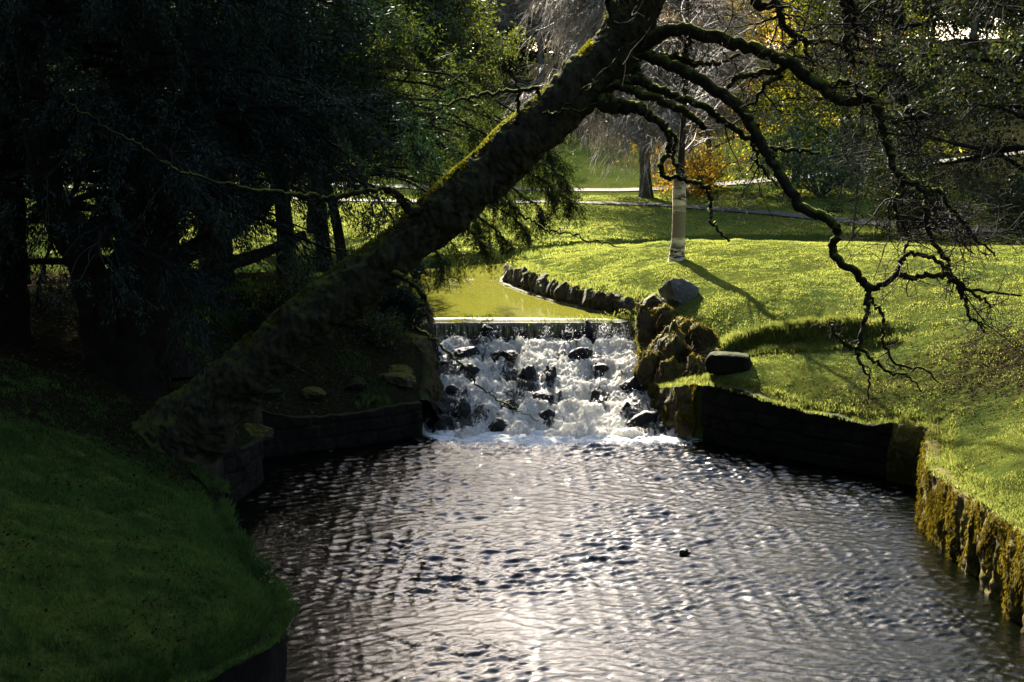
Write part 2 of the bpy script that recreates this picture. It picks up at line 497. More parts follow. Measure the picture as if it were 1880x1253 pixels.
CTRL = [  # right bank and lawn
 (2.9, 30.2, 1.95), (3.05, 29.0, 1.35), (3.15, 27.8, 1.0), (3.3, 27.0, .85), (3.75, 26.15, 1.36), (4.05, 28.6, 1.85), (4.1, 27.5, 1.35), (4.8, 25.2, 1.32), (6.2, 23.9, 1.2), (6.9, 22.5, 1.1), (6.5, 20.4, 1.0), (6.4, 18.5, 1.1), (6.6, 16.5, 1.25), (6.9, 13, 1.3), (7.8, 5, 1.4),
 (7.6, 19.6, 1.5), (8.9, 24.0, 2.0), (6.8, 25.8, 1.6), (5.3, 27.0, 1.65), (9.0, 17.0, 1.8), (12.0, 20.0, 2.4), (13, 10, 2.4),
 (3.76, 32.4, 2.45), (1.6, 33.6, 2.05), (.45, 36.6, 2.0), (1.0, 38.5, 2.1), (4.0, 28.5, 1.9), (5.5, 31, 2.4), (8.5, 29.5, 2.5), (7, 34.8, 2.75), (3.2, 36, 2.55), (12.5, 33.5, 2.75), (2.6, 40.0, 2.15), (13, 27, 2.6), (17, 30, 2.9),
 (10, 37.5, 2.4), (5, 41.2, 2.0), (12, 42, 2.0), (18, 37, 2.3), (18, 43, 2.2),
 # far bank
 (-2.3, 41.6, 1.85), (2.6, 46.6, 1.9), (7, 47.5, 2.0), (-6, 42, 1.9), (0, 52, 2.05), (8, 54, 2.15), (1.6, 60, 2.25), (9, 60, 2.4), (6, 66, 2.4), (-8, 60, 2.4), (-8, 50, 2.1), (14, 50, 2.2), (20, 50, 2.6), (15, 60, 2.6), (0, 70, 2.9), (12, 72, 3.4), (-15, 66, 2.8), (25, 60, 4.0),
 (0, 85, 5.0), (20, 85, 6.0), (-20, 85, 4.5), (0, 110, 8.5), (40, 100, 10), (-40, 100, 8), (40, 60, 6), (30, 35, 4.5), (-30, 60, 4), (-30, 35, 4),
 # left bank
 (-2.2, 30.6, 2.1), (-2.3, 28.6, 1.8), (-2.2, 27.2, 1.25), (-3.2, 26.0, 1.05), (-4.6, 25.2, 1.05), (-3.4, 28.2, 2.3), (-5.0, 27.2, 2.3), (-3.8, 31.5, 2.2), (-6.5, 33, 2.3), (-8, 38, 2.2), (-4.9, 22.2, 1.15), (-5.2, 23.8, 1.5),
 (-4.3, 19.4, 1.1), (-3.7, 17.6, 1.0), (-2.7, 14.9, 1.0), (-2.5, 13.6, .98), (-3.2, 12.0, 1.0), (-4.4, 10.4, 1.0), (-8, 4, 1.2), (-5.9, 21.2, 1.95), (-5.2, 18.5, 1.65), (-6.3, 17.4, 2.05), (-4.4, 15.0, 1.45), (-4.8, 12.6, 1.5), (-7.5, 13, 2.4), (-8, 18, 2.5), (-8, 22, 2.4), (-7, 25.5, 2.4), (-10, 29.5, 2.4), (-14, 24, 3.0), (-14, 12, 3.4), (-11, 35, 2.3), (-13, 45, 2.3), (-10, 5, 2.6)]
CTRL = np.array(CTRL)

def _tps(r2): return .5 * r2 * np.log(np.maximum(r2, 1e-12))
def _solve(C, lam=.4):
    n = len(C); X = C[:, :2] / 10; r2 = ((X[:, None] - X[None]) ** 2).sum(-1)
    A = np.zeros((n + 3, n + 3)); A[:n, :n] = _tps(r2) + lam * .01 * np.eye(n)
    A[:n, n] = 1; A[:n, n + 1:] = X; A[n, :n] = 1; A[n + 1:, :n] = X.T
    return np.linalg.solve(A, np.concatenate([C[:, 2], [0, 0, 0]]))
_W = _solve(CTRL)
def hbase(x, y):
    out = np.zeros(len(x)); C = CTRL[:, :2] / 10
    for s in range(0, len(x), 20000):
        X = np.stack([x[s:s + 20000], y[s:s + 20000]], 1) / 10
        r2 = ((X[:, None] - C[None]) ** 2).sum(-1)
        out[s:s + 20000] = _tps(r2) @ _W[:-3] + _W[-3] + X @ _W[-2:]
    return out

def height(x, y):
    x = np.atleast_1d(np.asarray(x, float)); y = np.atleast_1d(np.asarray(y, float))
    xc = np.clip(x, -35, 35); yc = np.clip(y, 4, 105)
    h = hbase(xc, yc)
    far = np.hypot(x - xc, y - yc)
    h = h + np.where(y > 105, (y - 105) * .03, 0) + np.abs(x - xc) * .06
    h = np.clip(h, .75, 40)
    # turf scarp on the right bank
    yc0 = 27.2 - .18 * (x - 3.6) + .7 * (fbm(P3(x * 1.3, y * 0), 3) - .5)
    msk = sstep(3.0, 3.8, x) * (1 - sstep(6.4, 8.2, x))
    h = h + msk * (.16 * sstep(-.10, .16, y - yc0) * np.exp(-np.maximum(y - yc0, 0) / 1.6) - .20 * (1 - sstep(-.12, .12, y - yc0)) * np.exp(-np.maximum(yc0 - y, 0) / 1.2))
    near = np.exp(-np.maximum(np.hypot(x, y - 22) - 20, 0) / 15)
    h = h + (fbm(P3(x * .9, y * .9, 3.3), 3) - .5) * .16 * near + (fbm(P3(x * 4, y * 4, 1.3), 2) - .5) * .05 * near
    return h

def bankh(x, y):
    """height with rounded grass lips at the water's edge"""
    h = height(x, y)
    dl = d_poly(x, y, LOWER)
    h = h - .14 * np.exp(-dl / .14)
    lf = (x < -1.5) & (y < 18.5)
    h = h - np.where(lf, .20 * np.exp(-dl / .30), 0)
    return h

def resample(poly, ds, closed=True):
    out = []
    n = len(poly)
    for i in range(n if closed else n - 1):
        a = poly[i]; b = poly[(i + 1) % n]; L = np.linalg.norm(b - a); k = max(1, int(round(L / ds)))
        for j in range(k): out.append(a + (b - a) * j / k)
    if not closed: out.append(poly[-1])
    return np.array(out)

def build_ground():
    rng = np.random.RandomState(1)
    def grid(x0, x1, y0, y1, s):
        X, Y = np.meshgrid(np.arange(x0, x1, s), np.arange(y0, y1, s))
        X = X.ravel(); Y = Y.ravel()
        return X + rng.uniform(-.2, .2, X.shape) * s, Y + rng.uniform(-.2, .2, X.shape) * s
    gx, gy = grid(-9, 13, 10, 36, .17)
    mx, my = grid(-30, 32, 2, 75, .8)
    k = ~((mx > -9.3) & (mx < 13.3) & (my > 9.7) & (my < 36.3)); mx, my = mx[k], my[k]
    fx, fy = grid(-420, 420, -120, 600, 12)
    k = ~((fx > -32) & (fx < 34) & (fy > 0) & (fy < 77)); fx, fy = fx[k], fy[k]
    X = np.concatenate([gx, mx, fx]); Y = np.concatenate([gy, my, fy])
    low = resample(LOWER, .17); upp = resample(UPPER, .25)
    keep = (d_poly(X, Y, LOWER) > .16) & (d_poly(X, Y, UPPER) > .16)
    X, Y = X[keep], Y[keep]
    def inner(P, off):
        T = np.roll(P, -1, 0) - np.roll(P, 1, 0); T = norm(T); N = np.stack([-T[:, 1], T[:, 0]], 1)
        c1 = P + N * off
        area = np.sum(P[:, 0] * np.roll(P[:, 1], -1) - np.roll(P[:, 0], -1) * P[:, 1])
        return c1 if area > 0 else P - N * off
    li, ui = inner(low, .08), inner(upp, .08)
    ox, oy = np.array([-600., 620, 620, -600]), np.array([-150., -150, 900, 900])
    pts = np.concatenate([low, upp, li, ui, np.stack([X, Y], 1), np.stack([ox, oy], 1)])
    nl, nu = len(low), len(upp)
    edges = [(i, (i + 1) % nl) for i in range(nl)] + [(nl + i, nl + (i + 1) % nu) for i in range(nu)]
    v, e, f, ov, oe, of = delaunay_2d_cdt([Vector((float(a), float(b))) for a, b in pts], edges, [], 0, 1e-5)
    v = np.array([(a.x, a.y) for a in v])
    isin = np.zeros(len(v), bool)
    src = [o[0] if len(o) else -1 for o in ov]
    src = np.array(src)
    rim = (src >= 0) & (src < nl + nu)
    x, y = v[:, 0], v[:, 1]
    inl = in_poly(x, y, LOWER) & ~rim; inu = in_poly(x, y, UPPER) & ~rim
    z = bankh(x, y)
    z = np.where(inl, np.where(y > 26.5, -.4 + np.clip((y - 26.5) / 3.5, 0, 1) * 1.3, -.7), z)
    z = np.where(inu, .9, z)
    z = np.where((y > 29.6) & (y < 30.4) & (x > -1.99) & (x < 2.8), .9, z)
    a = Acc(); a.add(np.stack([x, y, z], 1), t=np.array([t for t in f if len(t) == 3]))
    o = a.obj('ground', M['ground'])
    tag(o, kind='structure')
    me = o.data
    vx = np.empty(len(me.vertices) * 3); me.vertices.foreach_get('co', vx); vx = vx.reshape(-1, 3)
    me.attributes.new('litter', 'FLOAT', 'POINT').data.foreach_set('value', litter(vx[:, 0], vx[:, 1]).astype(np.float32))

def litter(x, y):
    l = .72 * np.exp(-(((x - 8.8) / 3.1) ** 2 + ((y - 23.6) / 2.6) ** 2) ** 1.2)  # leaf litter on the right turf, widened in place of dappled shade
    l = np.maximum(l, .55 * np.exp(-(((x - 6.2) / 1.5) ** 2 + ((y - 23.6) / 1.3) ** 2)))
    l = np.maximum(l, .6 * sstep(9, 12, x) * (1 - sstep(27, 31, y)))
    l = np.maximum(l, .9 * np.exp(-(((x - 3.3) / .75) ** 2 + ((y - 27.8) / 1.6) ** 2) ** 2))
    l = np.maximum(l, .75 * np.exp(-((y - 27.15 + .18 * (x - 3.6)) / .28) ** 2) * sstep(3.2, 4, x) * (1 - sstep(6.2, 7.6, x)))
    # under the yews on the left
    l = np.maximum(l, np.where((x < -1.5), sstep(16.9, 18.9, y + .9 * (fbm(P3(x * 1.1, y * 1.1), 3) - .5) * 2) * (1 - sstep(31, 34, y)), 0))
    l = np.maximum(l, .45 * np.exp(-(((x - 7) / 5) ** 2 + ((y - 51) / 4) ** 2)))
    l = np.maximum(l, sstep(72, 82, y))
    l = np.maximum(l, .8 * sstep(15, 19, x) * sstep(30, 36, y))
    dl = d_poly(x, y, LOWER)
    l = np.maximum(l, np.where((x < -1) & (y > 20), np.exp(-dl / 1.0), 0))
    return l
build_ground()

# paths
def strip(name, pts, w):
    c = catmull(pts, 10); T = norm(np.gradient(c, axis=0)); N = np.stack([-T[:, 1], T[:, 0]], 1)
    a = Acc(); K = 5; rows = []
    for k in range(K):
        p = c + N * (w * (k / (K - 1) - .5)) * (1 + .1 * (fbm(P3(c[:, 0] * 1.5, c[:, 1] * 1.5, k), 2) - .5))[:, None]
        rows.append(np.column_stack([p, height(p[:, 0], p[:, 1]) + .05]))
    V = np.stack(rows, 1); n = len(c)
    i, j = np.meshgrid(np.arange(n - 1), np.arange(K - 1), indexing='ij')
    b = (i * K + j).ravel()
    a.add(V, np.stack([b, b + 1, b + K + 1, b + K], 1))
    return tag(a.obj(name, M['path']), kind='structure')
strip('path', [(-25, 66), (-8, 64.5), (3, 64.5), (9, 65.5), (16, 66), (30, 64)], 1.3)
strip('path', [(-20, 58.5), (-6, 58), (2, 58.2), (6, 56.5), (9, 53.5), (12, 49.5), (15, 46), (19, 43.5), (30, 41)], .95)

# ------------------------------------------------------------------ water
def sheet(name, xs, ys, zf, mat, mask=None, foam=None):
    X, Y = np.meshgrid(xs, ys); n, k = X.shape
    x, y = X.ravel(), Y.ravel(); z = zf(x, y)
    i, j = np.meshgrid(np.arange(n - 1), np.arange(k - 1), indexing='ij')
    b = (i * k + j).ravel(); q = np.stack([b, b + 1, b + k + 1, b + k], 1)
    if mask is not None:
        mk = mask(x, y); q = q[mk[q].any(1)]
    used = np.unique(q); re = np.full(len(x), -1); re[used] = np.arange(len(used)); q = re[q]
    V = np.stack([x, y, z], 1)[used]
    a = Acc(); a.add(V, q); o = a.obj(name, mat)
    if foam is not None:
        o.data.attributes.new('foam', 'FLOAT', 'POINT').data.foreach_set('value', foam(V[:, 0], V[:, 1]).astype(np.float32))
    return o

def pool_z(x, y):
    calm = .35 + .65 * sstep(0, 1.0, d_poly(x, y, LOWER))
    t = np.exp(-np.maximum(25.9 - y, 0) / 2.2) * sstep(-4, -1, x) * (1 - sstep(3.3, 5, x))
    wr = np.random.RandomState(17); z = 0 * x
    ca, sa = .8, .6; wob = 1.0 * fbm(P3((x * ca + y * sa) * .5, (y * ca - x * sa) * .5, 3), 2); amp = .25 + 1.5 * fbm(P3((x * ca + y * sa) * .5, (y * ca - x * sa) * .8, 21), 2)
    msk = [sstep(.3, .7, vnoise(P3((x * math.cos(q) + y * math.sin(q)) * 1.1 + 9 * q, (y * math.cos(q) - x * math.sin(q)) * 1.5, q * 5.3))) * 1.6 + .15 for q in np.linspace(.2, 2.9, 8)]
    for k in range(56):
        lam = .095 * (3.6 ** wr.rand()); th = wr.normal(math.pi / 2, .5); kk = 2 * math.pi / lam
        ph = kk * (x * math.cos(th) + y * math.sin(th)) + wr.rand() * 6.28 + wob * wr.uniform(2, 6)
        z = z + .040 * msk[k % 8] * wr.uniform(.5, 1.3) / kk * (np.sin(ph) - .3 * np.cos(2 * ph))
    z = z * amp
    return z * calm + t * .10 * (fbm(P3(x * 4, y * 5, 2.5), 4, .6) - .45)
def pool_foam(x, y):
    y = y + .9 * (fbm(P3(x * 1.6, y * .3, 6), 3) - .5)
    t = np.exp(-np.maximum(25.95 - y, 0) / .55) * sstep(-2.2, -1.2, x) * (1 - sstep(3.0, 4.2, x))
    t = t * 1.05 + .46 * np.exp(-np.maximum(26.1 - y, 0) / 2.3) * sstep(-2, -.5, x) * (1 - sstep(2.6, 4.2, x))
    rim = d_poly(x, y, np.array(low_right), False)
    t = np.maximum(t, .62 * np.exp(-rim / .035) * (y < 22.3))
    rim = d_poly(x, y, np.array(low_left), False)
    return np.maximum(t, .40 * np.exp(-rim / .03))
ys = np.concatenate([np.arange(-30, 8, 1.0), np.arange(8, 11, .05), np.arange(11, 27.2, .024)])
sheet('water', np.arange(-8.2, 8.0, .026), ys, pool_z, M['pool'], lambda x, y: in_poly(x, y, LOWER) | (d_poly(x, y, LOWER) < .25), pool_foam)

def upool_z(x, y):
    z = UW + .006 * (fbm(P3(x * 1.5, y * 3, .5), 3) - .5)
    e = np.clip((31.0 - y) / .85, 0, 1)
    z = z + .016 * (fbm(P3(x * 2.2, y * 0, 5.5), 3) - .5) * np.clip((30.4 - y) / .4, 0, 1)
    z = z + .010 * e * (fbm(P3(x * .9, y * 4, 1.5), 3) - .5)
    return z - .07 * np.clip((30.30 - y) / .3, 0, 1) ** 2
def upool_foam(x, y):
    rim = d_poly(x, y, np.array(UR[:7]), False)
    return .5 * np.exp(-np.abs(rim - .22) / .03) + .36 * np.exp(-np.maximum(y - 30.0, 0) / .05)
ys = np.concatenate([np.arange(29.98, 32, .04), np.arange(32, 47, .15)])
sheet('water', np.arange(-7.4, 13.2, .08), ys, upool_z, M['upool'], lambda x, y: in_poly(x, y, UPPER) | (d_poly(x, y, UPPER) < .2), upool_foam)

# rocks standing in the cascade: photo pixel, width, height (px)
ROCKS = [(901, 612, 36, 26, 'small dark wet rock just below the weir, left of the middle'),
 (1044, 618, 44, 22, 'flat dark wet rock just below the weir, right of the middle'),
 (1081, 602, 22, 22, 'small upright rock under the falling water of the weir'),
 (925, 656, 54, 36, 'slanting black rock in the white water above the pair of pointed rocks'),
 (1064, 655, 50, 30, 'square black boulder high on the right half of the cascade'),
 (1100, 676, 34, 14, 'low wet slab just below the square black boulder'),
 (1008, 693, 26, 34, 'upright black rock in the middle of the cascade'),
 (971, 692, 38, 36, 'dark rock with a mossy tip left of the upright middle rock'),
 (1000, 731, 58, 22, 'wide low rock washed over by foam in the lower middle'),
 (852, 648, 54, 22, 'half drowned rock on the upper left of the cascade'),
 (862, 682, 40, 22, 'half drowned rock on the left with water sliding over it'),
 (1183, 775, 62, 32, 'rounded dark rock with water spots at the lower right foot'),
 (1218, 789, 20, 18, 'small rock beside the rounded rock at the lower right foot'),
 (1006, 766, 34, 22, 'wet rock in the foam near the foot, middle'),
 (911, 784, 44, 26, 'jagged wet rock at the lower left foot of the cascade'),
 (818, 750, 92, 54, 'largest black boulder at the left foot of the cascade'),
 (846, 758, 36, 42, 'pointed triangular rock in front of the largest boulder'),
 (806, 778, 52, 26, 'low rock at the water line beneath the largest boulder'),
 (790, 716, 48, 40, 'dark rock against the left bank above the largest boulder'),
 (829, 720, 30, 22, 'small round rock beside the left bank rock'),
 (1158, 712, 44, 36, 'dark rock where the cascade meets the right bank'),
 (1150, 748, 34, 18, 'low rock under the right bank rock'),
 (940, 745, 34, 18, 'small drowned rock left of the wide low rock'),
 (872, 622, 26, 16, 'small wet stone at the upper left of the cascade'),
 (1098, 722, 36, 20, 'low wet stone in the right stream of the cascade'),
 (812, 668, 30, 20, 'wet stone near the left edge of the cascade'),
 (880, 745, 32, 20, 'wet stone between the largest boulder and the middle'),
 (960, 612, 24, 12, 'small stone in the churn right below the weir')]

def casc_base(x, y):
    v = np.clip((29.85 - y) / 3.75, 0, 1)
    z = 1.27 * (1 - v) ** 1.05
    wob = .10 * (fbm(P3(x * .9, y * .5, 7), 3) - .5) * 4
    s = v * 4.6 + wob
    fr = s - np.floor(s)
    z = z + .045 * (np.where(fr < .6, fr / .6, (1 - fr) / .4) - .5)
    return z, fr, v
def casc_z(x, y):
    z, fr, v = casc_base(x, y)
    rid = 1 - np.abs(fbm(P3(x * 2.6, y * 2.6, 5), 4, .55) - .5) * 4
    z = z + .13 * rid * sstep(0, .08, v) + .20 * (fbm(P3(x * 6.5, y * 3.4, 2), 4, .62) - .5)
    z = z + .06 * (fbm(P3(x * 19, y * 8, 4), 3, .7) - .5)
    rag = 26.25 - .55 * fbm(P3(x * 2.2, x * 0, 6), 3)
    return z - .04 - .5 * np.clip(rag - y, 0, 1)
rock_xyz = []
for (px, py, w, h, lab) in ROCKS:
    Y = 29.0
    for it in range(12):
        p = PY(px, py, Y); zc = float(casc_base(np.array([p[0]]), np.array([p[1]]))[0][0])
        Y += (zc + .04 - p[2]) * -2.0 if False else (p[2] - zc - .04) * 2.0
        Y = min(max(Y, 25.8), 29.8)
    rock_xyz.append((*PY(px, py, Y), w / FPX * Y, h / FPX * Y))
rk = np.array(rock_xyz)
def casc_foam(x, y):
    z, fr, v = casc_base(x, y)
    f = .72 + .50 * (fbm(P3(x * 2.4, y * .9 + .5 * z, 11), 3) - .5) * 2 * sstep(.03, .2, v) + .25 * (fbm(P3(x * 5, y * 3, 13), 3) - .5) + .09 * np.cos((fr - .62) * 2 * math.pi)
    f = f + .12 * sstep(.5, 1, v) - .22 * (v < .06)
    for r in rk:
        d = np.hypot((x - r[0]) / (r[3] * .62), (y - r[1] + r[4] * .6) / (r[4] * 1.3))
        f = f - .38 * np.exp(-d ** 2 * 1.2)
    return f
sheet('white_water', np.arange(-2.3, 3.5, .016), np.arange(25.2, 29.95, .016), casc_z, M['cascade'],
      lambda x, y: in_poly(x, y, LOWER) | (d_poly(x, y, LOWER) < .3), casc_foam)['kind'] = 'structure'
for o in scene.objects:
    if o.name.startswith('water'): o['kind'] = 'structure'

# falling curtain and weir sill
def weir():
    e = empty('weir', (.4, 30.0, 1.4), 'low straight weir sill with a thin curtain of falling water', 'weir')
    a = Acc(); n = 120
    xs = np.linspace(-2.1, 2.95, n)
    prof = [(30.24, .7), (30.24, 1.46), (30.12, 1.47), (29.99, 1.44), (29.96, 1.36), (29.98, .7)]
    V = np.array([[(x, yy + .012 * (vnoise(np.array([[x * 5, k, 0.]]))[0] - .5), zz + .02 * (vnoise(np.array([[x * 4, k, 5.]]))[0] - .5)) for (yy, zz) in prof] for k0, x in enumerate(xs) for k in [k0 * .2]])
    K = len(prof); i, j = np.meshgrid(np.arange(n - 1), np.arange(K - 1), indexing='ij'); b = (i * K + j).ravel()
    a.add(V, np.stack([b, b + 1, b + K + 1, b + K], 1)); a.obj('sill', M['concrete'], e)
    a = Acc(); n = 520; K = 14
    xs = np.linspace(-2.0, 2.85, n); t = np.linspace(0, 1, K)
    X, T = np.meshgrid(xs, t, indexing='ij')
    st = vnoise(P3(X.ravel() * 26, T.ravel() * 1.5, 1)).reshape(X.shape)
    Yy = 29.97 - .06 * T ** .6 - .07 * st * T ** .6
    Z = 1.485 - .34 * T ** 1.6
    i, j = np.meshgrid(np.arange(n - 1), np.arange(K - 1), indexing='ij'); b = (i * K + j).ravel()
    a.add(np.stack([X, Yy, Z], -1), np.stack([b, b + 1, b + K + 1, b + K], 1))
    m = Mat('falling_water'); p = m.pos((26, 1, 1.4))
    f = m.rng(m.noise(1.0, 5, .7, p), .50, .72)
    pr = m.n("ShaderNodeBsdfPrincipled", i_Roughness=.12, i_IOR=1.33); pr.inputs['Base Color'].default_value = (.06, .055, .03, 1)
    d = m.n("ShaderNodeBsdfTranslucent"); d.inputs[0].default_value = (.8, .82, .8, 1)
    mx = m.n("ShaderNodeMixShader"); m.l(f, mx.inputs[0]); m.l(pr.outputs[0], mx.inputs[1]); m.l(d.outputs[0], mx.inputs[2])
    a.obj('water_curtain', m.done(mx.outputs[0]), e)
weir()

# spray
def spray():
    rng = np.random.RandomState(5); n = 5000
    x = rng.uniform(-1.8, 2.85, n); y = rng.uniform(26.0, 29.8, n)
    f = casc_foam(x, y); k = rng.rand(n) < np.clip((f - .35) * 2.2, 0, 1); x, y = x[k], y[k]
    z = casc_z(x, y) + rng.exponential(.055, len(x)) + .01
    bx = rng.uniform(-1.7, 2.7, 26)
    X2, Y2, Z2 = [], [], []
    for b in bx:
        m = rng.randint(20, 90); hh = rng.uniform(.12, .34)
        X2.append(b + rng.normal(0, .06, m)); Y2.append(29.72 + rng.normal(0, .08, m)); Z2.append(1.2 + hh * rng.rand(m) ** 1.3)
    x = np.concatenate([x] + X2); y = np.concatenate([y] + Y2); z = np.concatenate([z] + Z2)
    C = np.stack([x, y, z], 1); r = rng.uniform(.003, .008, len(C))[:, None]
    o = np.array([[1, 0, 0], [-1, 0, 0], [0, 1, 0], [0, -1, 0], [0, 0, 1.3], [0, 0, -1.3]])
    V = C[:, None] + r[:, None] * o[None]
    T = np.array([[0, 2, 4], [2, 1, 4], [1, 3, 4], [3, 0, 4], [2, 0, 5], [1, 2, 5], [3, 1, 5], [0, 3, 5]])
    a = Acc(); a.add(V, t=(T[None] + np.arange(len(C))[:, None, None] * 6))
    tag(a.obj('spray', M['drop']), 'white water drops thrown up over the cascade', 'spray', kind='stuff')
spray()

# ------------------------------------------------------------------ rocks
_ico = None
LAST = [None]
def ico(sub=4):
    global _ico
    if _ico is None:
        import bmesh
        bm = bmesh.new(); bmesh.ops.create_icosphere(bm, subdivisions=sub + 1, radius=1)
        _ico = (np.array([v.co[:] for v in bm.verts]), np.array([[v.index for v in f.verts] for f in bm.faces])); bm.free()
    return _ico
def rock_verts(size, seed, cuts=9, rough=.12, flat=0.0, fq=1.0):
    v, t = ico(); rng = np.random.RandomState(seed)
    v = v.copy()
    for k in range(cuts):          # chisel planes
        n = norm(rng.normal(size=3)); d = rng.uniform(.55, .85)
        s = v @ n - d
        v = v - np.maximum(s, 0)[:, None] * n * .92
    v = v + norm(v) * ((fbm(v * 1.6 * fq + seed, 4, .55) - .5) * rough * 3)[:, None]
    v = v + norm(v) * ((fbm(v * 6 * fq + seed, 3, .55) - .5) * rough * .7)[:, None]
    v = v / np.abs(v).max(0)
    return v * np.array(size) / 2, t
def rock(name, c, size, seed, mat, label, group=None, rot=0.0, **kw):
    v, t = rock_verts(size, seed, **kw)
    ca, sa = math.cos(rot), math.sin(rot)
    v = v @ np.array([[ca, sa, 0], [-sa, ca, 0], [0, 0, 1]])
    a = Acc(); a.add(v, t=t); me = a.mesh(name, mat)
    o = bpy.data.objects.new(name, me); scene.collection.objects.link(o); o.location = [float(q) for q in c]
    LAST[0] = o
    return tag(o, label, 'rock', group)
for i, ((x, y, z, w, h), rr) in enumerate(zip(rock_xyz, ROCKS)):
    if i > 22: z -= .04; w *= .85; h *= .75
    dp = max(w * .8, h * 1.1)
    rock('wet_rock', (x, y + dp * .15, z - h * .22), (w * 1.12, dp, h * 1.75), 40 + i, M['wet'], rr[4], 'rocks in the cascade', cuts=11, rough=.14)
p = PZ(1258, 1016, 0)
rock('wet_rock', (p[0], p[1], .01), (.17, .14, .13), 99, M['wet'], 'small black stone tip breaking the surface of the lower pool', rot=.3)
p = PZ(1252, 552, 2.02)
rock('grey_boulder', (p[0], p[1] + .25, 2.12), (1.0, .75, .72), 12, M['boulder'], 'grey angular boulder on the lawn edge above the weir', rot=-.25, cuts=12, rough=.09)
p = PZ(1206, 568, 1.85)
rock('dark_boulder', (p[0], p[1] + .1, 1.92), (.62, .6, .55), 15, M['rock'], 'dark lumpy boulder at the right end of the weir', cuts=8)
# square cut stone on the turf by the dark wall
def cut_stone():
    p = PZ(1340, 690, 1.2)
    v, t = ico(); v = np.sign(v) * np.abs(v) ** .32
    v = v / np.abs(v).max(0) * np.array([.42, .22, .19])
    v[:, 0] *= 1 - .12 * (v[:, 2] > 0) * (v[:, 2] / .19)
    v = v + (fbm(v * 9, 3)[:, None] - .5) * .05
    a = Acc(); a.add(v, t=t); me = a.mesh('block', M['wall'])
    o = bpy.data.objects.new('stone_block', me); scene.collection.objects.link(o)
    o.location = (float(p[0]), float(p[1]) + .2, float(height(p[0], p[1])[0]) + .14); o.rotation_euler = (0, .03, -.25)
    tag(o, 'square dark stone block lying on the turf above the retaining wall', 'stone block')
cut_stone()

# stones edging the upper pool
def edging():
    path = resample([np.array(b) for b in ((2.70, 30.3), (1.75, 31.6), (.95, 33.4), (.35, 35.0), (0, 36.3), (-.05, 37.6), (.35, 39.0), (1.3, 40.5))], .27, False)
    e = empty('edging_wall', (path[3][0], path[3][1], UW), 'curved row of upright rough stones holding the lawn beside the upper pool', 'stone edging')
    rng = np.random.RandomState(3)
    n = len(path)
    for i in range(n):
        T = norm(path[min(i + 1, n - 1)] - path[max(i - 1, 0)]); N = np.array([T[1], -T[0]])
        c = path[i] - N * 0 + rng.normal(0, .02, 2)
        w = rng.uniform(.38, .62); h = rng.uniform(.44, .66)
        v, t = rock_verts((w * rng.choice([.8, 1, 1.25]), .36, h), 200 + i, cuts=20, rough=.09)
        an = math.atan2(T[1], T[0]) + rng.normal(0, .2); ca, sa = math.cos(an), math.sin(an)
        v = v @ np.array([[ca, sa, 0], [-sa, ca, 0], [0, 0, 1]])
        tl = rng.normal(0, .15); v[:, 0] += v[:, 2] * tl * ca; v[:, 1] += v[:, 2] * tl * sa
        a = Acc(); a.add(v + np.array([c[0], c[1], UW + .20 + rng.uniform(-.06, .05)]), t=t)
        a.obj('stone', M['edge'], e)
    a = Acc()  # footing ledge at the water line
    led = catmull([(2.66, 30.3), (1.72, 31.7), (.93, 33.4), (.32, 35.0), (-.03, 36.3), (-.08, 37.5), (.3, 39)], 12)
    T = norm(np.gradient(led, axis=0)); N = np.stack([T[:, 1], -T[:, 0]], 1)
    rows = []
    for off, z in ((-.22, -.3), (-.22, .02), (-.19, .035), (.2, .04)):
        q = led + N * off; q = q + (fbm(P3(q[:, 0] * 5, q[:, 1] * 5, off), 3)[:, None] - .5) * .08
        rows.append(np.column_stack([q, np.full(len(q), UW + z)]))
    V = np.stack(rows, 1); K = 4; n = len(led); i, j = np.meshgrid(np.arange(n - 1), np.arange(K - 1), indexing='ij'); b = (i * K + j).ravel()
    a.add(V, np.stack([b, b + 1, b + K + 1, b + K], 1)); a.obj('footing', M['edge'], e)
edging()

